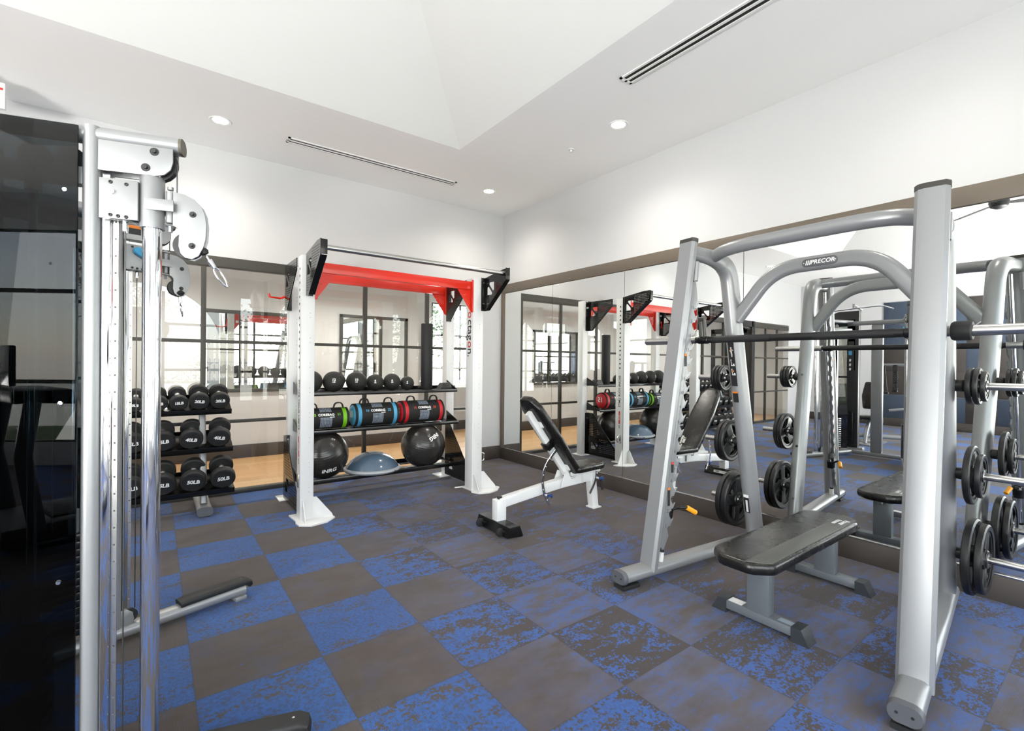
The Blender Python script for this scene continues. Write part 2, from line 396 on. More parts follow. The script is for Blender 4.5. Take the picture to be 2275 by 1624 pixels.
# wall above the glass, pier at the right end of the glass and the wall left of it
slab('wall_back', XL, WX, WY-.005, WY+.13, 2.47, H, 'wall_paint')
slab('trim_1', 3.69, WX, WY-.005, WY+.13, 0, 2.47, 'wall_paint')
slab('wall_left', XL-.12, XL, 1.0, WY+.13, 0, H+1.3, 'wall_paint')
slab('wall_studio_back', XL, 3.72, YB, YB+.1, 0, 2.9, 'wall_paint')
slab('wall_studio_end', XL-.12, XL, WY+.13, YB, 0, 2.9, 'wall_paint')
slab('wall_studio_return', 3.62, 3.72, YB+.1, 8.85, 0, 2.9, 'wall_paint')
slab('wall_studio_right', 6.1, 6.2, WY+.13, 9.0, 0, 2.9, 'wall_paint')
slab('wall_studio_front', WX+.12, 6.1, WY, WY+.12, 0, 2.9, 'wall_paint')
slab('ceiling_studio', XL, 6.2, WY+.13, 9.0, 2.78, 2.9, 'ceiling_paint')
# studio alcove wall with a window opening
YA = 8.85
wb = MB()
for a in ((3.62, 4.42, 0, 2.8), (5.75, 6.2, 0, 2.8), (4.42, 5.75, 0, .9), (4.42, 5.75, 2.62, 2.8)): wb.box(a[0], a[1], YA, YA+.1, a[2], a[3])
struct(wb.build('wall_studio_alcove', 'wall_paint'))
w = struct(thing('window_1', '', '', (4.42, YA+.04, .9))); del w['label']; del w['category']
f = MB()
for z in (.9, 1.27, 1.95, 2.6): f.box(4.42, 5.75, YA+.02, YA+.07, z, z+.035)
for x in (4.42, 5.08, 5.72): f.box(x, x+.035, YA+.02, YA+.07, .9, 2.62)
f.build('window_frame', 'dark_frame', w); MB().box(4.44, 5.73, YA+.04, YA+.046, .92, 2.6).build('pane', 'clear_glass', w)
# baseboards
def base(name, x0, x1, y0, y1, h=.19): return slab(name, x0, x1, y0, y1, 0, h, 'brown_baseboard', .004)
base('baseboard_pier', 3.685, WX-.02, WY-.022, WY-.004)
base('baseboard_studio_back', XL, 3.64, YB-.018, YB)
base('baseboard_alcove', 3.72, 6.1, YA-.018, YA)
base('baseboard_studio_return', 3.72, 3.738, YB, YA)
base('baseboard_left', XL, XL+.018, 1.0, WY)
# ---- mirror wall: brown plinth, bronze frame, mirror panels
slab('baseboard_right', WX-.03, WX, YF, WY-.022, 0, .158, 'brown_baseboard', .003)
slab('trim_2', WX-.034, WX, YF, WY-.022, 2.425, 2.55, 'bronze_trim', .003)
slab('trim_3', WX-.034, WX, WY-.08, WY-.022, .158, 2.425, 'bronze_trim', .003)
MPY = [5.765, 4.69, 3.494, 2.159, .83, -.5, -1.8]
tail = ['in the far corner beside the glass wall', 'second from the corner, behind the incline bench', 'third from the corner, behind the smith machine left frame',
        'behind the middle of the smith machine', 'nearest the camera, behind the smith machine right frame', 'beyond the right edge of the smith machine']
for i in range(6):
    o = MB().box(WX-.016, WX-.010, MPY[i+1]+.0025, MPY[i]-.0025, .166, 2.423).build('mirror_panel', 'mirror_silver')
    tag(o, 'frameless mirror panel ' + tail[i], 'mirror', 'mirror panels along the right wall')
tr = MB().box(WX-.03, WX-.006, YF, WY-.08, .158, .170, .002); struct(tr.build('trim_4', 'brushed_steel'))

# ---- ceiling with the raised tray
TX0, TX1, TY0, TY1 = -3.6, 2.44, -1.6, 4.29
c = MB()
for a in ((XL, WX, TY1, WY), (XL, WX, YF, TY0), (XL, TX0, TY0, TY1), (TX1, WX, TY0, TY1)): c.box(a[0], a[1], a[2], a[3], H, H+.1)
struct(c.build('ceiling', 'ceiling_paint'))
sl, rise = 1.7, 1.22
t = MB(); A = [(TX0, TY0, H), (TX1, TY0, H), (TX1, TY1, H), (TX0, TY1, H)]
B = [(TX0+sl, TY0+sl, H+rise), (TX1-sl, TY0+sl, H+rise), (TX1-sl, TY1-sl, H+rise), (TX0+sl, TY1-sl, H+rise)]
t._add(A+B, [(0, 1, 5, 4), (1, 2, 6, 5), (2, 3, 7, 6), (3, 0, 4, 7), (4, 5, 6, 7)])
A2 = [(x+(-.12 if i in (0, 3) else .12), y+(-.12 if i < 2 else .12), z+.1) for i, (x, y, z) in enumerate(A)]
B2 = [(x, y, z+.12) for x, y, z in B]
t._add(A2+B2, [(0, 1, 5, 4), (1, 2, 6, 5), (2, 3, 7, 6), (3, 0, 4, 7), (4, 5, 6, 7)])
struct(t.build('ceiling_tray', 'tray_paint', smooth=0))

# ---- front wall behind the camera: big windows, one of them arched; left windows added to let in light
def opening_wall(name, M, outer, holes, th, m='wall_paint'): return struct(MB().plate(outer, holes, th, M).build(name, m))
arch = [(-1.9, .5), (1.35, .5)] + [(-.275+1.625*math.cos(a), 1.75+1.55*math.sin(a)) for a in [pi*i/24 for i in range(25)]]
Mf = frame((0, YF-.06, 0), (1, 0, 0), (0, 0, 1))
opening_wall('wall_front', Mf, [(XL, 0), (WX, 0), (WX, H+.1), (XL, H+.1)],
             [arch, [(-5.5, .3), (-2.3, .3), (-2.3, 3.1), (-5.5, 3.1)], [(1.75, .3), (3.7, .3), (3.7, 3.1), (1.75, 3.1)]], .12)
Ml = frame((XL-.06, 0, 0), (0, 1, 0), (0, 0, 1))
opening_wall('wall_left_front', Ml, [(YF, 0), (1.0, 0), (1.0, H+1.3), (YF, H+1.3)], [[(-2.7, .3), (.7, .3), (.7, 3.1), (-2.7, 3.1)]], .12)
def grid_window(name, M, x0, x1, z0, z1, vx, hz, m='dark_frame'):
    w = bpy.data.objects.new(name, None); COL.objects.link(w); w.matrix_basis = M @ Matrix.Translation((x0, z0, 0)); struct(w)
    f = MB()
    for x in [x0]+vx+[x1]: f.box(x-.03, x+.03, z0, z1, -.03, .03, M=M)
    for z in [z0]+hz+[z1]: f.box(x0, x1, z-.025, z+.025, -.03, .03, M=M)
    f.build('window_frame', m, w); MB().box(x0, x1, z0, z1, -.004, .004, M=M).build('pane', 'clear_glass', w); return w
grid_window('window_2', Mf, -5.5, -2.3, .3, 3.1, [-4.4, -3.4], [1.1, 2.3])
grid_window('window_3', Mf, 1.75, 3.7, .3, 3.1, [2.7], [1.1, 2.3])
grid_window('window_4', Ml, -2.7, .7, .3, 3.1, [-1.6, -.5], [1.1, 2.3])  # unseen window, put in as one more opening for light
w = struct(bpy.data.objects.new('window_5', None)); COL.objects.link(w); w.location = (-.275, YF-.06, .5)
f = MB(); f.sweep([Mf @ Vector((x, y, 0)) for x, y in arch], rrect(.08, .05, .01, 2), N=(0, 1, 0), closed=True)
for x in (-1.0, .06): f.box(x-.09, x+.09, .5, 3.1, -.03, .03, M=Mf)
for z in (1.15, 2.3): f.box(-1.9, 1.35, z-.03, z+.03, -.03, .03, M=Mf)
f.build('window_frame', 'dark_frame', w); MB().plate(arch, [], .006, Mf).build('pane', 'clear_glass', w)

# ---- glass partition between gym and studio
def partition(name, x0, x1, zt, mull, lip=.12):
    w = struct(bpy.data.objects.new(name, None)); COL.objects.link(w); w.location = (x0, WY, 0)
    f = MB(); f.box(x0, x1, WY-.01, WY+.09, zt-.105, zt, .003)
    f.box(x0, x1, WY-.01, WY+.07, 0, .045, .003)
    for x in mull: f.box(x-.022, x+.022, WY-.005, WY+.045, 0, zt-.08, .002)
    for z in (.765, 1.60): f.box(x0, x1, WY-.002, WY+.03, z-.017, z+.017, .002)
    f.build('frame', 'dark_frame', w)
    xs = sorted([x0]+list(mull)+[x1])
    for a, b in zip(xs, xs[1:]):
        if b-a > .2: MB().box(a+.005, b-.005, WY+.008, WY+.018, .03, zt-.09).build('pane', 'clear_glass', w, smooth=0)
    return w
partition('window_6', -2.25, 3.69, 2.475, [-2.05, -1.23, -.42, .375, 1.2, 2.03, 2.86, 3.67])
# door jambs, open door leaf into the studio, second stretch of glass
j = MB(); j.box(-2.36, -2.25, WY-.03, WY+.1, 0, 2.475, .004); j.box(-3.38, -3.24, WY-.03, WY+.1, 0, 2.475, .004); j.box(-3.3, -2.3, WY-.03, WY+.1, 2.33, 2.475, .004)
struct(j.build('trim_5', 'black_frame'))
d = struct(bpy.data.objects.new('door_1', None)); COL.objects.link(d); d.location = (-3.26, WY+.1, 0)
f = MB()
for y in (WY+.1, WY+.94): f.box(-3.285, -3.24, y, y+.1, .01, 2.32, .003)
f.box(-3.285, -3.24, WY+.1, WY+1.04, 2.2, 2.32, .003); f.box(-3.285, -3.24, WY+.1, WY+1.04, .01, .14, .003)
for z in (.765, 1.6): f.box(-3.275, -3.25, WY+.15, WY+.99, z-.015, z+.015)
f.build('door_frame', 'black_frame', d); MB().box(-3.267, -3.259, WY+.19, WY+.95, .1, 2.24).build('pane', 'clear_glass', d, smooth=0)
h = MB().tube(fillet([(-3.24, WY+.9, .95), (-3.19, WY+.9, .95), (-3.19, WY+.9, 1.25), (-3.24, WY+.9, 1.25)], .03), .011); h.build('door_handle', 'black_frame', d)
partition('window_7', -5.2, -3.38, 2.44, [-4.6, -4.0])
slab('trim_6', XL, -5.2, WY-.005, WY+.13, 0, 2.47, 'wall_paint')
# closure bar on the door head
db = thing('door_closer', 'small black door closer under the head of the studio door opening', 'door closer', (-2.9, WY+.0, 2.28))
MB().box(-3.1, -2.85, WY-.06, WY-.03, 2.26, 2.31, .006).build('body', 'black_frame', db); MB().tube([(-3.0, WY-.06, 2.3), (-2.75, WY-.1, 2.3), (-2.7, WY-.04, 2.3)], .008, 8).build('arm', 'brushed_steel', db)

# ---- striped carpet panels on the left wall (seen in the mirror)
sx = XL+.02; k = 0
for i, y in enumerate((3.95, 3.45, 2.95, 2.45, 1.95, 1.45)):
    for jj, z in enumerate((.19, .75, 1.3, 1.86, 2.42)):
        b = MB().box(sx-.02, sx, y-.498, y, z, min(z+.555, 2.95), .002)
        o = struct(b.build('trim_7', 'stripe_blue' if (i+jj*(1 if i % 2 else 3)+jj//2) % 2 == 0 else 'stripe_brown'))

# ---- framed mirrors on the studio wall
def framed(x0, x1, z0, z1, splits, lab):
    t = thing('framed_mirror', lab, 'mirror', ((x0+x1)/2, YB-.02, z0), 0, 'black framed mirrors on the studio wall')
    f = MB()
    for a in ((x0, x1, z0, z0+.05), (x0, x1, z1-.05, z1), (x0, x0+.05, z0, z1), (x1-.05, x1, z0, z1)): f.box(a[0], a[1], YB-.035, YB-.002, a[2], a[3], .003)
    for s_ in splits: f.box(s_-.022, s_+.022, YB-.033, YB-.012, z0, z1, .002)
    f.build('frame', 'dark_frame', t)
    MB().box(x0+.01, x1-.01, YB-.012, YB-.006, z0+.01, z1-.01).build('glass', 'mirror_silver', t, smooth=0)
framed(.47, 1.78, .95, 2.12, [1.02], 'black framed mirror on the studio wall behind the dumbbell rack')
framed(2.34, 3.5, .93, 2.17, [3.02], 'black framed mirror on the studio wall behind the ball rack')

# ---- ceiling slot vents
def vent(P, X, Yv, L, lab):
    t = thing('slot_vent', lab, 'vent', (P[0], P[1], H-.004), 0, 'linear slot vents in the ceiling')
    M = frame((P[0], P[1], H-.003), X, Yv)
    f = MB(); w = .062
    for a in ((0, L, -w, -w+.018), (0, L, w-.018, w), (0, L, -.009, .009), (0, .022, -w, w), (L-.022, L, -w, w)): f.box(a[0], a[1], a[2], a[3], -.008, .0008, M=M)
    f.build('frame', 'white_plastic', t)
    MB().box(.01, L-.01, -w+.01, w-.01, -.0015, .0012, M=M).build('slot', 'vent_dark', t)
vent((1.0, 5.135), (1, 0, 0), (0, 1, 0), 1.85, 'long slim slot vent in the ceiling above the ball rack')
vent((2.83, 2.46), (0, -1, 0), (1, 0, 0), 3.2, 'long slim slot vent in the ceiling along the mirror wall side')
# ---- recessed lamps
def downlight(x, y, lab, z=H, p=60):
    t = thing('downlight', lab, 'ceiling light', (x, y, z-.004), 0, 'recessed ceiling downlights')
    MB().lathe([(.062, -.002), (.085, -.006), (.09, 0), (.09, .003), (.062, .003)], (x, y, z), seg=32).build('trim_ring', 'white_plastic', t)
    MB().lathe([(0, -.001), (.064, -.001), (.064, .002), (0, .002)], (x, y, z), seg=32).build('lens', 'lamp_lens', t)
    l = bpy.data.lights.new('downlight_lamp', 'SPOT'); l.energy = p; l.spot_size = R(150); l.spot_blend = 1; l.shadow_soft_size = .07; l.color = (1, .95, .87)
    o = bpy.data.objects.new('downlight_lamp', l); COL.objects.link(o); o.location = (0, 0, -.03); o.parent = t
downlight(.446, 5.127, 'round recessed downlight left of the long slot vent above the dumbbells')
downlight(3.31, 2.947, 'large bright round downlight in the ceiling near the mirror wall')
downlight(3.323, 5.096, 'round recessed downlight nearest the back corner of the room')
downlight(-2.515, 5.061, 'round recessed downlight over the studio door, seen in the mirror')
downlight(3.3, .7, 'round recessed downlight above the smith machine, out of the picture', H, 22)
for x, w_ in ((1.95, 'behind the middle of the ball rack'), (2.9, 'behind the right end of the ball rack'), (.2, 'behind the dumbbell rack'), (-2.2, 'behind the open door'), (-4.2, 'at the far left end, seen in the mirror')):
    downlight(x, 7.0, 'small round downlight in the studio ceiling ' + w_, 2.78, 100)
sk = thing('sprinkler_head', 'tiny ceiling sprinkler head beside the round downlight near the mirror wall', 'sprinkler', (3.32, 3.58, H-.03))
MB().lathe([(0, .03), (.03, .03), (.03, .024), (.008, .022), (.006, .004), (.016, .002), (.016, 0), (0, 0)], (3.32, 3.58, H-.03), seg=16).build('body', 'white_plastic', sk)
MB().tube([(3.32, 3.58, H-.03), (3.332, 3.58, H-.018), (3.328, 3.58, H-.006)], .002, 6).build('fork', 'brushed_steel', sk)
es = thing('exit_sign', 'white box shaped sign hanging from the ceiling at the left edge of the picture', 'sign', (-1.07, 5.3, 3.28))
MB().box(-1.26, -.925, 5.28, 5.32, 3.29, 3.485, .004).build('housing', 'white_plastic', es)
MB().text('EXIT', .15, frame((-1.09, 5.279, 3.385), (1, 0, 0), (0, 0, 1)), .002, bold=.002).build('lettering', 'red_print', es)
MB().box(-1.15, -1.03, 5.285, 5.315, 3.48, H-.001, .003).build('canopy', 'white_plastic', es)

# ---- ceiling fan (seen in the mirror)
fx, fy, fz = -1.95, 1.42, 3.86
fan = thing('ceiling_fan', 'dark three bladed ceiling fan hanging from the raised tray, reflected in the mirror', 'ceiling fan', (fx, fy, fz))
MB().cyl((fx, fy, fz+.1), (fx, fy, H+1.21), .02, 12).build('downrod', 'black_frame', fan)
MB().lathe([(0, .16), (.07, .16), (.07, .1), (.11, .09), (.12, .03), (.1, -.03), (.04, -.06), (0, -.06)], (fx, fy, fz), seg=24).build('motor', 'black_frame', fan)
for k in range(3):
    a = R(15+120*k); d = Vector((math.cos(a), math.sin(a), 0)); n = Vector((-d.y, d.x, 0))
    M = frame((fx, fy, fz+.02), d, n+Vector((0, 0, .22)))
    MB().plate([(.08, -.03), (.3, -.06), (.85, -.055), (.88, 0), (.85, .045), (.3, .05), (.08, .03)], [], .008, M).build('blade', 'black_frame', fan)

# ---- outside: ground, fences, trees
slab('ground_outside', -30, 30, -30, YF-.14, -.3, -.1, 'lawn')
slab('ground_behind', -30, 30, 9.35, 30, -.3, -.1, 'lawn')
def tree(x, y, h, lab, nleaf=2600, rad=1.7):
    t = thing('tree', lab, 'tree', (x, y, -.1), 0, 'trees outside the windows')
    MB().sweep([(x, y, -.1), (x+.05, y, h*.3), (x-.05, y+.05, h*.55), (x, y, h*.8)], ell(.13, .13, 10), scales=[1.2, 1, .8, .4]).build('trunk', 'bark', t)
    b = bmesh.new(); rnd = random.Random(int(x*100+y*7))
    cl = [(x+rnd.gauss(0, rad*.5), y+rnd.gauss(0, rad*.5), h*.62+rnd.gauss(0, h*.17)) for _ in range(26)]
    for _ in range(nleaf):
        q = rnd.choice(cl); p = Vector(q)+Vector((rnd.gauss(0, .33), rnd.gauss(0, .33), rnd.gauss(0, .33)))
        u = Vector((rnd.uniform(-1, 1), rnd.uniform(-1, 1), rnd.uniform(-1, 1))).normalized()*.07; v = u.orthogonal().normalized()*.035
        b.faces.new([b.verts.new(p-u), b.verts.new(p+v), b.verts.new(p+u), b.verts.new(p-v)])
    m = MB(); m.b.free(); m.b = b; m.build('foliage', 'leaf', t, weld=False, smooth=0)
tree(5.4, 12.6, 4.4, 'leafy tree outside the studio window behind the rack')
tree(10.8, 14.6, 4.8, 'taller leafy tree outside the studio window, further right')
tree(-.9, -8.0, 4.6, 'leafy tree outside the arched window behind the camera')
tree(4.6, -9.4, 5.0, 'leafy tree right of the arched window, behind the camera')
tree(-6.4, -9.2, 4.4, 'leafy tree outside the wide front window behind the camera')
def fence(x0, x1, y, lab):
    t = thing('picket_fence', lab, 'fence', ((x0+x1)/2, y, -.1), 0, 'metal fences outside')
    b = MB(); x = x0
    while x < x1: b.box(x-.01, x+.01, y-.01, y+.01, -.1, 1.45); x += .12
    b.build('pickets', 'white_paint', t); r_ = MB()
    for z in (.2, 1.3): r_.box(x0, x1, y-.018, y+.018, z, z+.04)
    r_.build('rails', 'white_paint', t)
fence(3.6, 9.5, 11.2, 'pale metal picket fence outside the studio window')
fence(-6, 5, -6.2, 'pale metal picket fence outside the front windows')
# ================================================================== SMITH MACHINE
SB = (2.9, 1.3, 0)
sm = thing('smith_machine', 'large silver smith machine with black barbell and curved arch before the mirror wall', 'smith machine', SB)
PLf, dL = Vector((2.385, 2.0, 0)), Vector((.9945, -.105, 0)).normalized()
PRf, dR = Vector((2.37, .572, 0)), Vector((.9934, .115, 0)).normalized()
Zv = Vector((0, 0, 1))
def col_s(z): return .175+(z-.05)*.163         # front column leans back
for side, P, d in (('L', PLf, dL), ('R', PRf, dR)):
    out = Vector((-d.y, d.x, 0)) if side == 'L' else Vector((d.y, -d.x, 0))     # away from the machine
    at = lambda s, z, t=0: P+d*s+out*t+Zv*z
    # base rail with rounded cap
    rail = MB().sweep([at(-.055, .075), at(1.44, .075)], rrect(.115, .075, .034, 5), N=out); rl = rail.build('base_rail', 'silver_paint', sm)
    cp = MB().sweep([at(-.085, .073), at(-.07, .073), at(-.055, .073)], rrect(.122, .084, .038, 5), N=out, scales=[.9, 1, 1]).build('foot_cap', 'grey_plastic', rl)
    h = MB(); h.cyl(at(-.0865, .073, .025), at(-.08, .073, .025), .006, 10); h.cyl(at(-.0865, .073, -.025), at(-.08, .073, -.025), .006, 10); h.build('screw', 'black_plastic', cp)
    MB().sweep([at(-.08, .012), at(.06, .012)], rrect(.09, .024, .004, 2), N=out).build('rubber_foot', 'black_rubber', rl)
    MB().sweep([at(1.3, .018), at(1.42, .018)], rrect(.09, .036, .004, 2), N=out).build('rubber_foot', 'black_rubber', rl)
    # front column: wide faceted oval
    sec = [(-.064, -.012), (-.048, -.032), (.03, -.036), (.052, -.03), (.066, -.012), (.066, .014), (.05, .032), (-.05, .032), (-.064, .014)]
    sec = [(u if side == 'L' else -u, v) for u, v in sec]
    z0 = .07 if side == 'L' else .06
    fc = MB().sweep([at(col_s(z0), z0), at(col_s(2.245), 2.245)], sec, N=out).build('front_column', 'silver_paint', sm)
    MB().sweep([at(col_s(2.245), 2.243), at(col_s(2.265), 2.268)], [(u*1.03, v*1.06) for u, v in sec], N=out).build('top_cap', 'dark_frame', fc)
    # flange down the inner edge of the column
    ax = (at(col_s(2.2), 2.2)-at(col_s(.1), .1)).normalized()
    # toothed rail behind the column, on the inner side
    Mr = frame(at(col_s(0), 0, -.048), d, Zv)
    def lean(z): return .163*z
    poly = []
    zs = [.315+.0965*i for i in range(16)]
    poly.append((lean(.22)+.03, .22)); poly.append((lean(.20)+.06, .20)); poly.append((lean(.25)+.095, .28))
    for z in zs:
        b_ = lean(z)+.088
        poly += [(b_+.008, z-.012), (b_-.004, z+.004), (b_-.004, z+.024), (b_+.012, z+.028), (b_+.034, z+.052), (b_+.046, z+.078), (b_+.03, z+.05)] if False else \
                [(b_-.012, z), (b_-.016, z+.02), (b_-.004, z+.032), (b_+.012, z+.03), (b_+.04, z+.078), (b_+.022, z+.066)]
    poly += [(lean(1.9)+.08, 1.9), (lean(1.96)+.06, 1.97), (lean(1.96)+.03, 1.97)]
    tr_ = MB().plate(poly, [], .008, Mr, bev=.0008).build('notched_rail', 'silver_paint', sm)
    num = MB()
    for i in range(16):
        X = -d if side == 'R' else -d
        # numbers face the inside of the machine on the right frame and the camera on the left frame
        Mn = frame(at(col_s(0)+lean(zs[i]+.04)+.052, zs[i]+.035, -.0535), d if side == 'L' else -d, Zv)
        num.text(str(i+1), .034, Mn, .0006)
    num.build('numbers', 'grey_plastic', tr_)
    # guide rod, spring bushing
    gr = MB().tube([at(col_s(.09)+.085, .09, -.015), at(col_s(2.12)+.085, 2.12, -.015)], .0125, 14).build('guide_rod', 'chrome', sm)
    MB().cyl(at(col_s(.1)+.085, .1, -.015), at(col_s(.17)+.085, .17, -.015), .02, 16).build('bushing', 'white_plastic', gr)
    MB().cyl(at(col_s(.17)+.085, .17, -.015), at(col_s(.185)+.085, .185, -.015), .017, 16).build('rubber_ring', 'black_rubber', gr)
    # safety stop with yellow grip
    zz = .46; s0 = col_s(zz)+.095
    stp = MB().cyl(at(s0-.012, zz-.07, -.02), at(s0, zz+.0, -.02), .034, 18, bev=.004)
    kk = 1 if side == 'L' else .42; stp.tube([at(s0, zz-.02, -.03), at(s0+.03, zz+.012, -.09*kk), at(s0+.075, zz+.008, -.115*kk)], .009, 10)
    sp_ = stp.build('safety_stop', 'black_paint', sm)
    spr = MB(); spr.tube([at(s0+.004*k/24+.024*math.cos(k*.9), zz+.01+.0019*k, -.02+.024*math.sin(k*.9)) for k in range(36)], .003, 6); spr.build('spring', 'black_paint', sp_)
    MB().cyl(at(s0+.07, zz+.01, -.112*kk), at(s0+.135, zz-.03, -.135*kk), .016, 16, bev=.004).build('grip', 'yellow_grip', sp_)
    # rear column with the curved top running forward to the front column
    rc = [(1.335, .09), (1.06, 1.56), (1.0, 1.93), (.965, 2.11), (.82, 2.175), (.53, 2.185)]
    pts = fillet([at(s, z) for s, z in rc], [.3, .1, .16, .12], 6)
    MBr = MB().sweep(pts, rrect(.10, .135, .045, 5), N=out, scales=[1]*(len(pts)-9)+[1-.03*i for i in range(1, 10)])
    rcol = MBr.build('rear_column', 'silver_paint', sm)
    # bolts at the column's back edge
    for z, s_ in ((1.36, 1.165), (.74, 1.28), (.30, 1.365)):
        MB().cyl(at(s_-.01, z-.03), at(s_+.022, z-.028), .011, 6).build('bolt', 'chrome', rcol)
    # weight horns
    for z in (1.31, .82, .35):
        s_ = 1.335-(z-.09)*.187
        a = Vector((0, 1 if side == 'L' else -1, 0))
        p = at(s_, z); hb = MB().lathe([(0, 0), (.03, 0), (.034, .05), (.026, .062), (.0199, .062)], p+a*.03, a, 20)
        L_ = .33 if side == 'L' else .36
        hn = MB().lathe([(.0, .062), (.0198, .062), (.0198, L_-.003), (.017, L_), (0, L_)], p, a, 20).build('weight_horn', 'brushed_steel', sm)
        hb.build('horn_cone', 'black_plastic', hn)
    # stickers on the frame
    if side == 'L':
        for z, hh, mm, cc in ((1.44, .085, 'black_print', 'orange_print'), (.73, .07, 'black_print', 'red_print'), (.54, .12, 'black_print', 'orange_print')):
            M = frame(at(col_s(z)+.046, z, -.0545), (d+Zv*.0), Zv)
            s1 = MB().box(-.011, .011, -hh/2, hh/2, 0, .0008, M=M).build('warning_label', mm, sm)
            MB().box(-.011, .011, hh/2-.016, hh/2, .0008, .0014, M=M).build('label_header', cc, s1)
        # exercise placard on the rear column's front face
        def rcs(z): return 1.335-(z-.09)*.187
        def face(z, off): return at(rcs(z)-.0695, z, off)
        up = (at(rcs(1.6), 1.6)-at(rcs(.6), .6)).normalized()
        Mp = frame(face(1.42, -.008), -out, up)
        pl = MB().box(-.024, .024, -.17, .16, 0, .002, M=Mp).build('exercise_placard', 'black_print', sm)
        g = MB()
        # standing figure, two machine diagrams, code square left blank
        g.lathe([(0, 0), (.006, 0), (.006, .0006), (0, .0006)], Mp @ Vector((0, .118, .002)), Mp.to_3x3() @ Vector((0, 0, 1)), 12)
        for q in ([(-.004, .11), (.006, .11), (.005, .085), (-.004, .085)], [(-.004, .085), (0, .085), (.003, .05), (-.001, .05)], [(0, .085), (.005, .085), (.008, .065), (.004, .05), (.002, .052), (.005, .066)],
                  [(-.004, .108), (-.012, .095), (-.004, .086), (-.005, .09), (-.009, .095), (-.003, .103)], [(.005, .108), (.016, .1), (.016, .097), (.005, .101)]):
            g.plate(q, [], .0006, Mp @ Matrix.Translation((0, 0, .0024)))
        for y in (.0, -.07):
            for q in ([(-.012, y+.03), (-.009, y+.03), (-.005, y-.012), (-.009, y-.012)], [(-.01, y-.012), (.018, y-.012), (.018, y-.017), (-.01, y-.017)], [(-.013, y+.03), (-.003, y+.03), (-.003, y+.027), (-.013, y+.027)],
                      [(.004, y-.001), (.015, y-.001), (.017, y-.01), (.006, y-.01)]):
                g.plate(q, [], .0006, Mp @ Matrix.Translation((0, 0, .0024)))
        g.build('diagram', 'white_print', pl)
        g = MB()
        for y in (.104, -.055): g.box(-.003, .006, y-.007, y+.005, .002, .0032, M=Mp)
        g.build('figure_shirt', 'orange_print', pl)
        Mp2 = frame(face(1.17, -.006), -out, up)
        q = MB().box(-.021, .021, -.04, .03, 0, .002, M=Mp2).build('warning_label', 'black_print', sm); MB().box(-.021, .021, .03, .042, 0, .0024, M=Mp2).build('label_header', 'orange_print', q)
        Mp3 = frame(face(.36, -.004), -out, up)
        q = MB().box(-.02, .02, -.08, .04, 0, .002, M=Mp3).build('care_label', 'black_print', sm); MB().box(-.02, .02, .04, .062, 0, .0022, M=Mp3).build('label_header', 'white_print', q)
        MB().box(-.007, .01, -.075, .02, .002, .0024, M=Mp3).build('label_field', 'white_print', q)
        # small cylinder stop under the top of the column
        MB().cyl(at(col_s(2.1)+.045, 2.11, -.05), at(col_s(1.98)+.05, 1.98, -.05), .018, 14).build('end_bumper', 'silver_paint', sm)
    else:
        MB().cyl(at(col_s(2.13)+.06, 2.13, .045), at(col_s(1.99)+.06, 2.0, .045), .022, 16).build('end_bumper', 'silver_paint', sm)
        MB().cyl(at(col_s(.1)-.0+.1, .1, .03), at(col_s(.27)+.1, .27, .03), .02, 16).build('rod_sleeve', 'silver_paint', sm)
        zt_ = .68; M = frame(at(1.335-(1.12-.09)*.187, 1.02, -.052), d, Zv); MB().box(-.02, .02, -.11, .1, 0, .001, M=M).build('warning_label', 'black_print', sm)
# top tube bowed towards the room
tp = [(3.17, 1.93, 2.175), (3.04, 1.72, 2.195), (3.04, .86, 2.195), (3.11, .745, 2.18)]
MB().tube(fillet(tp, .2, 8), .043, 20, N=(0, 0, 1)).build('top_tube', 'silver_paint', sm)
# arch between the rear columns
ar = [(3.40, 1.83, 1.80), (3.41, 1.58, 2.06), (3.42, 1.42, 2.11), (3.42, 1.18, 2.11), (3.41, 1.02, 2.06), (3.40, .77, 1.80)]
arch_o = MB().sweep(fillet([Vector(p) for p in ((3.40, 1.86, 1.745), (3.41, 1.60, 2.08), (3.41, 1.0, 2.08), (3.40, .74, 1.745))], .17, 12), rrect(.06, .098, .028, 5), N=(1, 0, 0)).build('arch', 'silver_paint', sm)
Mn = frame((3.377, 1.3, 2.08), (0, -1, 0), (0, 0, 1))
npl = MB().plate([(x, y) for x, y in rrect(.205, .05, .0245, 8)], [], .006, Mn, bev=.001).build('nameplate', 'grey_plastic', sm)
tx = MB()
for k in range(3): tx.plate([(-.083+.011*k, -.015), (-.077+.011*k, -.015), (-.070+.011*k, .015), (-.076+.011*k, .015)], [], .0012, Mn @ Matrix.Translation((0, 0, .0045)))
tx.text('PRECOR', .037, Mn @ Matrix.Translation((.018, 0, .0045)), .0012, bold=.0008, shear=.18, space=1.02)
tx.build('lettering', 'white_print', npl)
MB().cyl(Mn @ Vector((-.092, 0, .003)), Mn @ Vector((-.092, 0, .0055)), .004, 8).build('rivet', 'chrome', npl); MB().cyl(Mn @ Vector((.092, 0, .003)), Mn @ Vector((.092, 0, .0055)), .004, 8).build('rivet', 'chrome', npl)
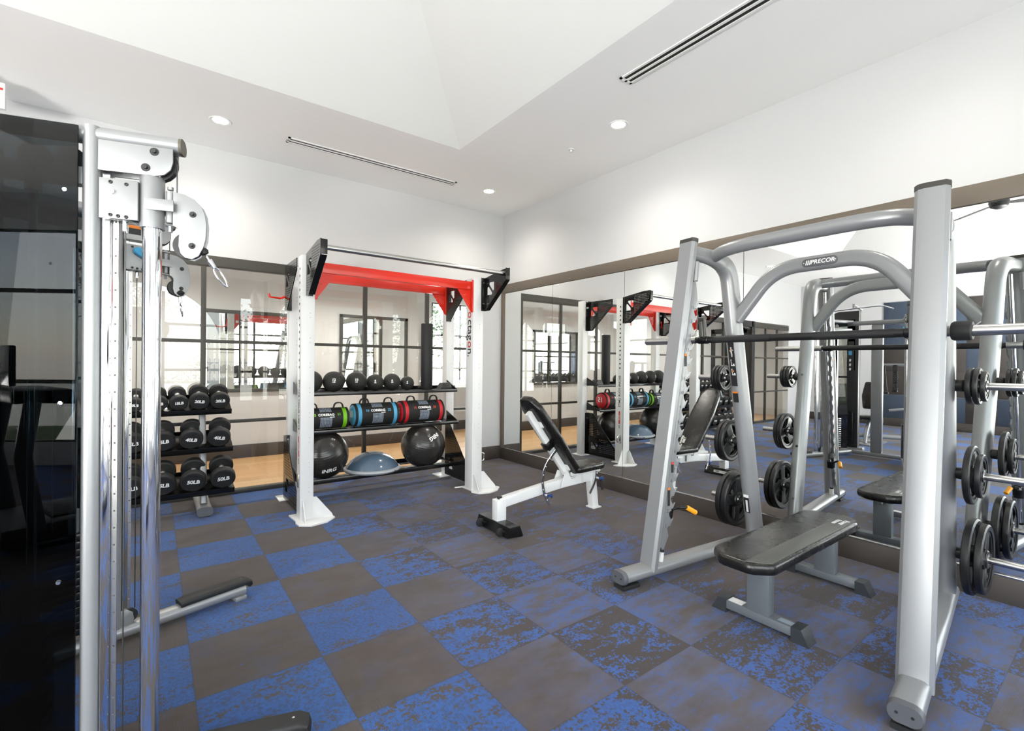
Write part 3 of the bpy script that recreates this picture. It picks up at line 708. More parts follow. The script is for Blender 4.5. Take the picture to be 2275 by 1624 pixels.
# barbell
bz, bx = 1.58, 3.0
bb = MB().tube([(bx, 1.93, bz), (bx, .67, bz)], .0225, 20).build('barbell', 'bar_black', sm)
MB().tube([(bx, 1.8, bz), (bx, 1.42, bz)], .0235, 20).build('knurled_grip', 'black_rubber', bb); MB().tube([(bx, 1.18, bz), (bx, .8, bz)], .0235, 20).build('knurled_grip', 'black_rubber', bb)
for yy, sg in ((1.93, 1), (.67, -1)):
    MB().lathe([(0, .0), (.026, 0), (.026, .05*1), (.0245, .43), (.02, .435), (0, .435)], (bx, yy, bz), (0, sg, 0), 20).build('sleeve', 'brushed_steel', bb)
    MB().lathe([(.018, 0), (.04, 0), (.046, .01), (.046, .07), (.041, .075), (.027, .075)], (bx, yy+sg*.092, bz), (0, sg, 0), 24).build('collar', 'black_rubber', bb)
    hk = MB()
    for o_ in (-.016, .016):
        M = frame((bx-.005, yy-sg*.05+o_, bz), (1, 0, 0), (0, 0, 1))
        hk.plate([(-.012, -.01), (.026, -.01), (.004, .14), (-.008, .155), (-.024, .15), (-.026, .135)], [[(.0, .03), (.006, .03), (-.008, .12), (-.013, .12)]], .007, M, bev=.001)
    hk.cyl((bx-.02, yy-sg*.05-.022, bz+.142), (bx-.02, yy-sg*.05+.022, bz+.142), .015, 16); hk.build('hook', 'dark_frame', bb)
    MB().cyl((bx, yy-sg*.015, bz-.001), (bx, yy-sg*.09, bz-.001), .026, 18, bev=.004).build('hook_hub', 'black_paint', bb)

# ================================================================== WEIGHT PLATES
def plate_mesh(r, th):
    m = MB(); rim = r*.17
    # rim and hub
    m.lathe([(r-rim, -th*.42), (r-rim*.3, -th/2), (r, -th*.34), (r+.0012, 0), (r, th*.34), (r-rim*.3, th/2), (r-rim, th*.42), (r-rim, -th*.42)], seg=56)
    hr = r*.24; m.lathe([(.026, -th*.5), (hr, -th*.5), (hr+.004, -th*.35), (hr+.004, th*.35), (hr, th*.5), (.026, th*.5), (.026, -th*.5)], seg=32)
    ro, ri = r-rim+.004, hr-.004
    holes = []; nh = 4 if r > .18 else 3
    for k in range(nh):
        a0 = 2*pi*k/nh+.2; w = (2*pi/nh)*.34
        o_ = [(math.cos(a0+w*(i/6*2-1))*(ro-.018), math.sin(a0+w*(i/6*2-1))*(ro-.018)) for i in range(7)]
        wi = w*.55; i_ = [(math.cos(a0-wi*(i/4*2-1))*(ri+.02), math.sin(a0-wi*(i/4*2-1))*(ri+.02)) for i in range(5)]
        holes.append(o_+i_)
    m.plate([(math.cos(2*pi*i/56)*ro, math.sin(2*pi*i/56)*ro) for i in range(56)], holes+[[(math.cos(2*pi*i/20)*ri, math.sin(2*pi*i/20)*ri) for i in range(20)]], th*.42, Matrix.Identity(4), bev=.002)
    return m
PROTO = {}
def weight_plate(r, th, loc, side, lab, grp):
    key = (r, th)
    if key not in PROTO:
        t = thing('weight_plate', lab, 'weight plate', loc, 0, grp)
        plate_mesh(r, th).build('disc', 'plate_rubber', t, local=True)
        MB().lathe([(.0212, -th*.52), (.029, -th*.52), (.03, -th*.48), (.03, th*.48), (.029, th*.52), (.0212, th*.52), (.0212, -th*.52)], seg=24).build('hub_ring', 'brushed_steel', t, local=True)
        tx = MB(); n_ = {.21: '45', .19: '35', .16: '25', .118: '10', .098: '5', .08: '5'}[r]
        for zz, fl in ((th*.235, 0), (-th*.235, 1)):
            M = Matrix.Rotation(pi, 4, 'Y') if fl else Matrix.Identity(4)
            tx.text(n_, r*.16, M @ Matrix.Translation((r*.55, 0, abs(zz))) @ Matrix.Rotation(R(90), 4, 'Z'), .0016, bold=.0006)
        tx.build('lettering', 'grey_plastic', t, local=True)
        PROTO[key] = t
    else:
        t = copy_tree(PROTO[key]); t['label'] = lab; t['group'] = grp
    t.location = loc; t.rotation_euler = (R(-90)*side, R(17*len(lab) % 90), 0)
    return t
def horn_pos(side, z):
    P, d = (PLf, dL) if side == 'L' else (PRf, dR)
    return P+d*(1.335-(z-.09)*.187)
specs = [
 ('L', 1.31, [(.098, .024, 'smallest rubber plates', 3)]), ('L', .82, [(.16, .034, '', 2)]), ('L', .35, [(.21, .044, '', 2)]),
 ('R', 1.31, [(.098, .0245, '', 2), (.08, .022, '', 1)]), ('R', .82, [(.16, .032, '', 1), (.118, .028, '', 1)]), ('R', .35, [(.21, .04, '', 1), (.19, .036, '', 1)])]
ordw = ['innermost', 'second', 'outermost']; hn_ = {1.31: 'top', .82: 'middle', .35: 'bottom'}
for side, z, lst in specs:
    p = horn_pos(side, z); sg = 1 if side == 'L' else -1; off = .10 if side == 'L' else .115; k = 0; tot = sum(q[3] for q in lst)
    if side == 'R': off = {1.31: .100, .82: .100, .35: .100}[z]
    for r, th, _, n in lst:
        for i in range(n):
            wd = {.21: 'large', .19: 'large', .16: 'medium', .118: 'small', .098: 'small', .08: 'tiny'}[r]
            pos = ('inner' if k == 0 else 'outer') if tot == 2 else ordw[k]
            fr = 'left (far)' if side == 'L' else 'right (near)'
            gap = 0 if side == 'L' else {1.31: .0, .82: .004, .35: .006}[z]
            weight_plate(r, th, (p.x, p.y+sg*(off+th/2), z), sg, f'{wd} black rubber weight plate, {pos} on the {hn_[z]} horn of the {fr} smith frame', 'weight plates on the smith machine')
            off += th+gap+.003; k += 1

# ================================================================== FLAT BENCH
fb = thing('flat_bench', 'flat weight bench with black and grey vinyl pad on two grey pedestal legs', 'bench', (2.98, 1.285, 0))
x0, x1, y0, y1 = 2.355, 3.64, 1.12, 1.455; ch = .085
def padmesh(poly, z0, z1, bev, rad=.035):
    """upholstered pad: rounded outline with soft upper and lower edges"""
    n = len(poly); pts = []
    for i in range(n):
        p = Vector(poly[i]); a = Vector(poly[i-1])-p; c = Vector(poly[(i+1) % n])-p; l1 = min(rad, a.length*.45); l2 = min(rad, c.length*.45)
        pa, pc = p+a.normalized()*l1, p+c.normalized()*l2
        for k in range(6): t_ = k/5; pts.append(pa*(1-t_)**2+p*2*t_*(1-t_)+pc*t_*t_)
    cen = sum(pts, Vector((0, 0)))/len(pts); N_ = []
    for i in range(len(pts)):
        d_ = (pts[(i+1) % len(pts)]-pts[i-1]).normalized(); q = Vector((-d_.y, d_.x)); N_.append(q if q.dot(cen-pts[i]) > 0 else -q)
    t = bmesh.new(); rings = []
    for off, z in ((bev*1.2, z0), (bev*.3, z0+bev*.4), (0, z0+bev), (-.002, (z0+z1)/2), (0, z1-bev), (bev*.15, z1-bev*.6), (bev*.5, z1-bev*.22), (bev*1.1, z1-bev*.03), (bev*2.6, z1+.001)):
        rings.append([t.verts.new((p.x+q.x*off, p.y+q.y*off, z)) for p, q in zip(pts, N_)])
    m_ = len(pts)
    for A_, B_ in zip(rings, rings[1:]):
        for i in range(m_): t.faces.new((A_[i], A_[(i+1) % m_], B_[(i+1) % m_], B_[i]))
    t.faces.new(list(reversed(rings[0]))); t.faces.new(rings[-1]); return t
m = MB(); m.join(padmesh([(x0, y0+ch), (x0+ch, y0), (x1-ch, y0), (x1, y0+ch), (x1, y1-ch), (x1-ch, y1), (x0+ch, y1), (x0, y1-ch)], .356, .42, .018))
pad = m.build('pad', 'vinyl_black', fb, smooth=62)
m = MB(); m.plate([(x0+.04, 1.135+.05), (x0+.085, 1.135), (x1-.085, 1.135), (x1-.03, 1.135+.05), (x1-.012, 1.235), (x0+.012, 1.235)], [], .003, Matrix.Translation((0, 0, .4205)), bev=.0006)
m.build('grey_panel', 'vinyl_grey', pad)
m = MB(); Mt = frame((3.47, 1.195, .4224), (0, 1, 0), (-1, 0, 0)) ; Mt = frame((3.45, 1.185, .4224), (-1, 0, 0), (0, -1, 0))
m.text('Power', .045, Mt @ Matrix.Translation((0, .017, 0)), .0008, bold=.0012, shear=.2); m.text('Fitness', .04, Mt @ Matrix.Translation((.01, -.02, 0)), .0008, bold=.001, shear=.2); m.build('lettering', 'white_print', pad)
for xc, sg in ((2.63, 1), (3.50, 1)):
    fo = MB().box(xc-.04, xc+.04, 1.085, 1.475, .022, .068, .004).build('foot_bar', 'slate_paint', fb)
    for ya, yb in ((1.02, 1.09), (1.545, 1.475)):
        q = MB(); q._add([(xc-.045, ya, 0), (xc+.045, ya, 0), (xc+.045, ya+(yb-ya)*.55, .075), (xc-.045, ya+(yb-ya)*.55, .075), (xc-.045, yb+(yb-ya)*.25, 0), (xc+.045, yb+(yb-ya)*.25, 0), (xc+.045, yb+(yb-ya)*.25, .075), (xc-.045, yb+(yb-ya)*.25, .075)],
                         [(0, 1, 2, 3), (4, 7, 6, 5), (0, 4, 5, 1), (3, 2, 6, 7), (0, 3, 7, 4), (1, 5, 6, 2)])
        q.build('rubber_foot', 'dark_slate_rubber', fo)
    MB().box(xc-.032, xc+.032, 1.225, 1.345, .06, .352, .004).build('leg', 'slate_paint', fb)
MB().box(2.60, 2.655, 1.375, 1.455, .068, .0688).build('sticker', 'white_print', fb); MB().box(2.61, 2.65, 1.10, 1.185, .068, .0688).build('sticker', 'grey_print', fb)
MB().box(2.5, 3.6, 1.26, 1.31, .328, .352, .003).build('under_frame', 'slate_paint', fb)

# ================================================================== INCLINE BENCH
ib = thing('incline_bench', 'white framed adjustable bench with upright black pad, between ball rack and mirror', 'bench', (2.85, 3.3, 0))
yc = 3.32
beam = MB().sweep(fillet([(2.30, yc, .225), (2.34, yc, .235), (2.95, yc, .30), (3.43, yc, .32)], .1, 5), rrect(.07, .085, .006, 2), N=(0, 1, 0)).build('beam', 'white_paint', ib)
MB().box(2.255, 2.345, yc-.04, yc+.04, .075, .262, .004).build('rear_post', 'white_paint', ib)
MB().box(2.285, 2.32, yc-.016, yc+.016, .262, .285, .003).build('cap', 'black_plastic', ib)
bs = MB(); q = [(2.20, 3.06, .0), (2.33, 3.06, .0), (2.36, 3.06, .0), (2.33, 3.06, .078), (2.245, 3.06, .078)]
for off in (0,):
    P5 = [(-.065, 0.012), (.085, 0.0), (.085, .012), (.055, .088), (-.045, .088)]
    bs.plate(P5, [], .46, frame((2.29, yc-.0, 0), (1, 0, 0), (0, 0, 1)) @ Matrix.Translation((0, 0, 0)), bev=.002)
stab = bs.build('rear_foot', 'black_paint', ib)
MB().box(2.27, 2.35, yc-.2, yc+.12, .088, .0895).build('top_label', 'grey_print', stab)
ML = frame((2.372, yc, .045), (0, 1, 0), (-.37, 0, .93))
MB().box(-.1, .1, -.016, .016, 0, .001, M=ML).build('plate_label', 'white_plastic', stab)
m = MB(); m.text('FORCE', .02, ML @ Matrix.Translation((-.045, 0, .0012)), .0006); m.text('PRO', .024, ML @ Matrix.Translation((.05, 0, .0012)), .0006, bold=.001); m.build('lettering', 'black_print', stab)
for y_ in (yc-.15, yc+.15):
    wv = MB().lathe([(0, -.014), (.02, -.014), (.033, -.01), (.035, 0), (.033, .01), (.02, .014), (0, .014)], (2.205, y_, .042), (0, 1, 0), 24).build('wheel', 'black_rubber', ib)
    MB().box(2.215, 2.25, y_-.02, y_+.02, .03, .055, .003).build('wheel_bracket', 'black_paint', ib)
fl_ = MB().sweep([(3.385, yc, .30), (3.425, yc, .012)], rrect(.075, .075, .005, 2), N=(0, 1, 0)); fl_.build('front_leg', 'white_paint', ib)
MB().box(3.375, 3.485, yc-.055, yc+.055, 0, .012, .003).build('foot_plate', 'white_paint', ib)
# seat
m = MB(); m.join(padmesh([(3.07, yc-.125), (3.12, yc-.15), (3.45, yc-.115), (3.53, yc-.05), (3.53, yc+.05), (3.45, yc+.115), (3.12, yc+.15), (3.07, yc+.125)], .395, .455, .014)); seat = m.build('seat', 'vinyl_black', ib, smooth=62)
m = MB()
for y_ in (yc-.045, yc+.045): m.box(3.08, 3.46, y_-.012, y_+.012, .36, .396, .002)
m.build('seat_frame', 'white_paint', ib)
# hinge yoke on the beam
yk = MB()
for y_ in (yc-.055, yc+.055): yk.plate([(2.95, .275), (3.2, .285), (3.2, .36), (3.15, .375), (3.12, .34), (3.07, .34), (3.04, .40), (3.0, .41), (2.97, .345)], [], .008, frame((0, y_, 0), (1, 0, 0), (0, 0, 1)))
yk.build('hinge_yoke', 'white_paint', ib)
# backrest: from (3.09,.37) up to (2.60,1.08)
b0 = Vector((3.095, yc, .375)); b1 = Vector((2.545, yc, 1.085)); u = (b1-b0).normalized(); nrm = Vector((u.z, 0, -u.x)); Lb = (b1-b0).length
Mb = frame(b0-nrm*.0, u, (0, 1, 0))      # x along the pad, y across, z = u x y
zs_ = 1 if (Mb.to_3x3() @ Vector((0, 0, 1))).dot(Vector((1, 0, .5))) > 0 else -1
m = MB(); t = padmesh([(0, -.10), (.05, -.135), (Lb*.55, -.15), (Lb-.1, -.13), (Lb, -.07), (Lb, .07), (Lb-.1, .13), (Lb*.55, .15), (.05, .135), (0, .10)], 0, .065, .014)
t.transform(Mb @ (Matrix.Identity(4) if zs_ > 0 else Matrix.Scale(-1, 4, (0, 0, 1)))); m.join(t); back = m.build('backrest', 'vinyl_black', ib, smooth=62)
Mi = Mb @ Matrix.Translation((0, 0, zs_*.0655)) @ (Matrix.Identity(4) if zs_ > 0 else Matrix.Rotation(pi, 4, 'X'))
m = MB(); Mtx = Mi @ Matrix.Translation((.12, -.085, .0006)) @ Matrix.Rotation(0, 4, 'Z')
m.text('BELL', .04, Mtx @ Matrix.Translation((0, .018, 0)), .001, bold=.002); m.text('FITNESS', .032, Mtx @ Matrix.Translation((0, -.018, 0)), .001, bold=.002); m.build('lettering', 'white_print', back)
m = MB()
for a, b in ((.07, .4), (.46, .70)):
    for y_ in (-.05, .0): pass
m.sweep([Mb @ Vector((.03, -.0, -zs_*.028)), Mb @ Vector((Lb*.86, 0, -zs_*.028))], rrect(.05, .055, .005, 2), N=(0, 1, 0))
m.build('back_tube', 'white_paint', ib)
for xx in (.09, .62):
    m = MB(); m.plate([(-.02, -.02), (.02, -.02), (.02, .012), (-.01, .02)], [[(-.003, -.006), (.006, -.006), (.006, .004), (-.003, .004)]], .004, Mb @ Matrix.Translation((xx, -.055, -zs_*.006)) @ Matrix.Rotation(R(90), 4, 'X'))
    m.box(xx-.03, xx+.03, -.06, .06, -.012 if zs_ > 0 else .0, .0 if zs_ > 0 else .012, M=Mb)
    m.build('pad_bracket', 'white_paint', ib)
MB().box(.36, .43, -.045, .045, (-.07 if zs_ > 0 else .0), (.0 if zs_ > 0 else .07), M=Mb, bev=.004).build('clamp', 'black_paint', ib)
# curved adjustment arcs
arc = [(2.885, .63), (2.80, .56), (2.735, .46), (2.715, .36), (2.735, .26), (2.785, .17), (2.81, .145)]
a_ = MB().sweep(fillet([(x, yc-.062, z) for x, z in arc], .08, 5), rrect(.007, .028, .002, 2), N=(0, 1, 0)).build('adjustment_arc', 'chrome', ib)
m = MB()
for x, z in ((2.80, .555), (2.755, .49), (2.727, .42), (2.716, .35), (2.727, .29), (2.775, .19)): m.cyl((x, yc-.067, z), (x, yc-.0655, z), .005, 8)
m.build('pin_hole', 'white_print', a_)
a2 = MB().sweep(fillet([(3.40, yc-.062, .37), (3.385, yc-.062, .27), (3.33, yc-.062, .19), (3.31, yc-.062, .165)], .06, 5), rrect(.007, .026, .002, 2), N=(0, 1, 0)).build('adjustment_arc', 'chrome', ib)
for x, z in ((2.765, .235), (3.42, .30)):
    k_ = MB().cyl((x, yc-.045, z), (x, yc-.095, z), .009, 12); k_.build('pull_pin', 'white_plastic', ib)
    MB().plate([(-.02, .01), (.02, .016), (.034, .0), (.024, -.02), (.012, -.002), (-.02, -.006)], [], .014, frame((x+.005, yc-.098, z), (1, 0, 0), (0, 0, 1)), bev=.002).build('pin_knob', 'dark_blue_knob', ib)
MB().tube(fillet([(3.44, yc-.04, .31), (3.46, yc-.07, .29), (3.475, yc-.07, .18)], .02), .014, 12).build('handle', 'black_rubber', ib)
# ================================================================== BALL RACK FRAME
orr = thing('training_rack', 'white four post rack with red crossbeams and steel pull-up bar, holding balls and bags', 'rack', (1.95, 4.9, 0))
posts = {'FL': (1.0, 1.112, 4.5, 4.625), 'FR': (2.748, 2.876, 4.5, 4.65), 'RL': (1.055, 1.16, 5.26, 5.37), 'RR': (2.835, 2.94, 5.26, 5.37)}
ZT = 2.335
for k, (xa, xb, ya, yb) in posts.items():
    zt = ZT if k[0] == 'F' else ZT+.03
    p = MB().box(xa, xb, ya, yb, 0.006, zt, .004).build('post', 'white_paint', orr)
    h = MB(); xm = (xa+xb)/2
    zz = .25
    while zz < zt-.1:
        for dx in (-.0,):
            h.cyl((xm+.018, ya-.0008, zz), (xm+.018, ya+.001, zz), .0028, 8); h.cyl((xm+.018, ya-.0008, zz+.04), (xm+.018, ya+.001, zz+.04), .0028, 8)
        zz += .22
    h.build('screw_hole', 'grey_plastic', p)
    sx = xa if k[1] == 'L' else xb; sg = -1 if k[1] == 'L' else 1; ym = (ya+yb)/2
    if k[0] == 'F':
        h = MB()
        for i in range(15): h.lathe([(0, -.001), (.012, -.001), (.012, .001), (0, .001)], (sx, ym, 2.22-.062*i), (1, 0, 0), 16)
        h.build('adjustment_hole', 'black_print', p)
        # slogan, reads downwards on the outer side
        Mt = frame((sx+sg*.0008, ym, 1.02), (0, 0, -1), (0, 1 if sg > 0 else -1, 0)); 
        if (Mt.to_3x3() @ Vector((0, 0, 1))).x*sg < 0: Mt = frame((sx+sg*.0008, ym, 1.02), (0, 0, -1), (0, -1 if sg > 0 else 1, 0))
        m = MB(); m.text('ESCAPE YOUR LIMITS', .047, Mt, .0008, bold=.0008); m.build('slogan', 'black_print', p)
        MB().box(sx-.0006, sx+.0006, ym-.014, ym+.014, .56, .74).build('red_block', 'red_print', p)
        m = MB(); m.text('ON.', .03, Mt @ Matrix.Translation((.50, 0, 0)), .0008, bold=.001); m.build('lettering', 'black_print', p)
        m = MB(); m.text('ESCAPE', .022, Mt @ Matrix.Translation((.37, 0, .0006)), .0008); m.build('block_lettering', 'white_print', p)
    if k == 'FR':
        Mt = frame((xa-.0008, ym+.0, 1.735), (0, 0, -1), (0, 1, 0))
        if (Mt.to_3x3() @ Vector((0, 0, 1))).x > 0: Mt = frame((xa-.0008, ym, 1.735), (0, 0, -1), (0, -1, 0))
        m = MB(); m.text('o', .142, Mt @ Matrix.Translation((-.20, .008, 0)), .0008, bold=.0015); m.text('o', .142, Mt @ Matrix.Translation((.127, .008, 0)), .0008, bold=.0015); m.build('logo_red_letters', 'red_print', p)
        m = MB(); m.text('ctag', .142, Mt @ Matrix.Translation((-.036, .008, 0)), .0008, bold=.0012); m.text('n.', .142, Mt @ Matrix.Translation((.217, .008, 0)), .0008, bold=.0012); m.build('logo_black_letters', 'black_print', p)
    # base plate with gusset
    out = -1 if k[0] == 'F' else 1
    bp = MB(); cx = (xa+xb)/2
    if k[0] == 'F':
        bp.plate([(cx-.10, yb+.09), (cx+.03, yb+.09), (cx+.07, ya-.0), (cx+.215, ya-.005), (cx+.225, ya-.06), (cx+.13, ya-.16), (cx-.01, ya-.19), (cx-.09, ya-.13), (cx-.10, ya-.05), (cx-.085, ya+.01)] if k == 'FL' else
                 [(cx-.14, yb+.07), (cx-.07, yb+.05), (cx-.07, ya), (cx-.10, ya-.06), (cx-.06, ya-.15), (cx+.05, ya-.19), (cx+.17, ya-.155), (cx+.27, ya-.05), (cx+.26, ya-.0), (cx+.08, ya+.02), (cx+.08, yb+.05)], [], .012, Matrix.Translation((0, 0, .006)), bev=.001)
        g = bp.build('base_plate', 'white_paint', orr)
        q = MB(); q.plate([(0, 0), (.17, 0), (.16, .03), (.03, .19), (0, .19)], [], .007, frame((xb-.004, ya+.004, .012), (1, -.32, 0), (0, 0, 1))); q.build('gusset', 'white_paint', g); q = MB()
        q.plate([(0, 0), (.14, 0), (.12, .02), (.03, .17), (0, .17)], [], .007, frame((xa+.02, ya+.004, .012), (0, -1, 0), (0, 0, 1)))
        q.build('gusset', 'white_paint', g)
    else:
        bp.box(cx-.13, cx+.06, ya+.0, yb+.10, 0, .012, .002); bp.build('base_plate', 'white_paint', orr)
# feet stretchers (flat plates between front and rear posts)
for s_, (xa, xb) in (('L', (.985, 1.09)), ('R', (2.79, 2.90))):
    pass
# black side brackets with cut-outs
def emblem(cx, cz, s):
    """two slanted slots in a rounded square"""
    a = [(cx-.5*s, cz-.5*s), (cx-.5*s, cz+.12*s), (cx-.32*s, cz+.22*s), (cx-.2*s, cz+.1*s), (cx+.22*s, cz-.34*s), (cx+.2*s, cz-.5*s), (cx, cz-.5*s)]
    b = [(cx+.5*s, cz+.5*s), (cx+.5*s, cz-.12*s), (cx+.32*s, cz-.22*s), (cx+.2*s, cz-.1*s), (cx-.22*s, cz+.34*s), (cx-.2*s, cz+.5*s), (cx, cz+.5*s)]
    return [a, b]
def inside(poly, x, y):
    c = False; n = len(poly)
    for i in range(n):
        x1, y1 = poly[i]; x2, y2 = poly[(i+1) % n]
        if (y1 > y) != (y2 > y) and x < (x2-x1)*(y-y1)/(y2-y1)+x1: c = not c
    return c
def bracket(name, xs, ybase, sgn, out, emb, dots, mirror=1, th=.008, parent=None, m='black_paint', flange=None, side=0):
    M = frame((xs, ybase, 0), (0, sgn, 0), (0, 0, 1))
    holes = [h for e in emb for h in emblem(*e)]
    shr = [(x*.86+.0, z) for x, z in out]
    for (dx0, dx1, dz0, dz1, st) in dots:
        z = dz0
        while z < dz1:
            x = dx0
            while x < dx1:
                ok = all(inside(out, x+a, z+b) for a in (-.02, .02) for b in (-.028, .02)) and not any(abs(x-e[0]) < e[2]*.58 and abs(z-e[1]) < e[2]*.58 for e in emb)
                if ok: holes.append([(x-st*.24, z-st*.2), (x+st*.24, z-st*.2), (x+st*.24, z+st*.2), (x-st*.24, z+st*.2)])
                x += st
            z += st
    q = MB(); q.plate(out, holes, th, M)
    return q.build(name, m, parent or orr)
upper = [(0, 2.345), (.36, 2.395), (.47, 2.395), (.47, 2.265), (.10, 1.98), (0, 1.98)]
upper2 = [(0, 2.355), (.50, 2.355), (.50, 2.25), (.10, 1.91), (0, 1.91)]
for k in ('L', 'R'):
    xf = posts['F'+k][1 if k == 'L' else 1]+.004 if k == 'R' else posts['FL'][1]-.02
    xf = 1.04 if k == 'L' else 2.90
    # front bracket carrying the bar
    b = bracket('bar_bracket', xf, 4.51, -1, upper, [(.12, 2.22, .135)], [(.205, .44, 2.1, 2.37, .021), (.05, .44, 2.0, 2.135, .021)], m='bracket_black')
    q = MB(); q.box(xf-.055 if k == 'R' else xf, xf if k == 'R' else xf+.055, 4.49, 4.50, 1.98, 2.345, .002); q.box(xf-.05 if k == 'R' else xf, xf if k == 'R' else xf+.05, 4.035, 4.045, 2.27, 2.39, .002)
    a0 = Vector((xf+(-.025 if k == 'R' else .025), 4.41, 1.985)); a1 = Vector((a0.x, 4.045, 2.263)); q.sweep([a0, a1], rrect(.05, .007, .002, 1), N=(1, 0, 0)); q.build('bracket_flange', 'black_paint', b)
    sc = MB()
    for z in (2.29, 2.06): sc.cyl((xf+(-.03 if k == 'R' else .03), 4.488, z), (xf+(-.03 if k == 'R' else .03), 4.482, z), .009, 10)
    sc.build('bolt', 'brushed_steel', b)
    # middle bracket standing on the rear post
    xr = 1.018 if k == 'L' else 2.83
    b2 = bracket('side_bracket', xr, 5.265, -1, upper2, [(.13, 2.2, .135)], [(.215, .48, 2.0, 2.33, .021), (.06, .48, 1.94, 2.115, .021)], m='bracket_black')
    q = MB(); q.box(xr, xr+.06, 5.25, 5.258, 1.91, 2.355, .002); q.build('bracket_flange', 'black_paint', b2)
    m = MB(); m.text('TR', .04, frame((xr+.03, 5.248, 2.26), (1, 0, 0), (0, 0, 1)), .001, bold=.001); m.build('lettering', 'white_print', b2)
    # low bracket between the posts
    low = [(0, .04), (.63, .04), (.63, .12), (.12, .66), (0, .66)]
    b3 = bracket('base_bracket', xr, 5.265, -1, low, [(.16, .19, .14)], [(.07, .58, .30, .58, .026), (.27, .58, .09, .30, .026)], m='bracket_black')
    q = MB(); q.box(xr, xr+.05, 5.25, 5.258, .04, .66, .002); q.box(xr-.004, xr+.055, 4.64, 5.26, .036, .042, .001); q.build('bracket_flange', 'black_paint', b3)
    sc = MB()
    for z in (.62, .48, .14): sc.cyl((xr+.03, 5.249, z), (xr+.03, 5.243, z), .008, 10)
    sc.build('bolt', 'brushed_steel', b3)
# pull-up bar
MB().tube([(1.04, 4.085, 2.335), (2.90, 4.085, 2.335)], .022, 20).build('pull_up_bar', 'brushed_steel', orr)
# red crossbeams with corner gussets
for ya, yb, xa, xb, zt in ((4.51, 4.54, 1.112, 2.748, 2.292), (5.275, 5.305, 1.16, 2.835, 2.328)):
    be = MB(); be.box(xa, xb, ya, yb, zt-.092, zt, .003); bm_ = be.build('crossbeam', 'red_paint', orr)
    for xx, sg in ((xa, 1), (xb, -1)):
        out = [(0, zt-.092), (.185, zt-.092), (.02, zt-.325), (.012, zt-.335), (0, zt-.335)]
        M = frame((xx, (ya+yb)/2, 0), (sg, 0, 0), (0, 0, 1))
        holes = []
        for i in range(3):
            for j in range(3):
                x, z = .035+.02*i+(.06 if j == 0 else 0), zt-.15-.022*j
                if i+j < 4 and not (.05 < x < .085 and zt-.19 < z < zt-.15): holes.append([(x-.003, z-.003), (x+.003, z-.003), (x+.003, z+.003), (x-.003, z+.003)])
        holes += [h for h in emblem(.07, zt-.19, .045)] if False else []
        q = MB(); q.plate(out, holes, .006, M); g = q.build('gusset', 'red_paint', bm_)
        q = MB(); q.box(xx if sg > 0 else xx-.022, xx+.022 if sg > 0 else xx, ya-.012, ya-.006, zt-.335, zt+.02, .002); q.build('end_plate', 'red_paint', bm_)
        e = MB(); e.plate(rrect(.046, .05, .012, 3), [], .001, M @ Matrix.Translation((.052, zt-.185, .0035 if sg < 0 else -.0035))); e.plate([(-.03, 0), (-.024, 0), (.03, 0), (.024, 0)] if False else [(-.018, .014), (-.01, .018), (.018, -.014), (.01, -.018)], [], .0004, M @ Matrix.Translation((.052, zt-.185, .0045 if sg < 0 else -.0045)))
        e.build('emblem', 'black_print' if ya < 5 else 'white_print', g)
# shelves
for i, (z, yA, yB_, lip) in enumerate(((1.075, 5.02, 5.33, .02), (.70, 4.98, 5.33, .02), (.215, 4.94, 5.36, .03))):
    s_ = MB(); s_.box(1.10, 2.85, yA, yB_, z, z+.012, .002) if i < 2 else None
    if i == 2:
        s_.box(1.10, 2.85, yA, yA+.09, z, z+.012, .002); s_.box(1.10, 2.85, yB_-.09, yB_, z, z+.012, .002)
        for x in (1.10, 1.62, 2.05, 2.80): s_.box(x, x+.05, yA, yB_, z, z+.012, .001)
    s_.box(1.10, 2.85, yA-.006, yA, z-.016, z+lip, .001); s_.box(1.10, 2.85, yB_, yB_+.006, z-.01, z+.05, .001)
    sh = s_.build('shelf', 'black_paint', orr)
    for x in (1.10, 2.842):
        e = MB(); e.plate([(0, 0), (yB_-yA, 0), (yB_-yA, .12), (yB_-yA-.07, .12), (0, .02)], [], .005, frame((x, yA, z), (0, 1, 0), (0, 0, 1))); e.build('shelf_side', 'black_paint', sh)
# J-hook on the left rear post, handle on the right front post
m = MB(); m.sweep([(1.055, 5.30, 2.14), (1.03, 5.30, 2.06), (.98, 5.29, 2.03), (.88, 5.27, 2.035), (.87, 5.27, 2.07)], rrect(.03, .016, .004, 2), N=(0, 1, 0)); m.sweep([(1.05, 5.30, 2.2), (1.045, 5.30, 2.05)], rrect(.05, .012, .003, 2), N=(0, 1, 0))
m.sweep([(1.05, 5.24, 2.16), (1.02, 5.24, 2.05), (.99, 5.28, 2.03)], rrect(.02, .012, .003, 2), N=(0, 1, 0)); m.build('hook', 'red_paint', orr)
hp = MB().box(2.88, 2.886, 4.535, 4.575, .29, .41, .002).build('handle_plate', 'brushed_steel', orr)
MB().tube(fillet([(2.884, 4.555, .395), (2.94, 4.555, .395), (2.94, 4.555, .305), (2.884, 4.555, .305)], .03), .008, 12).build('handle', 'chrome', hp)
hp = MB().box(.992, 1.0, 4.535, 4.575, .29, .41, .002).build('handle_plate', 'brushed_steel', orr)

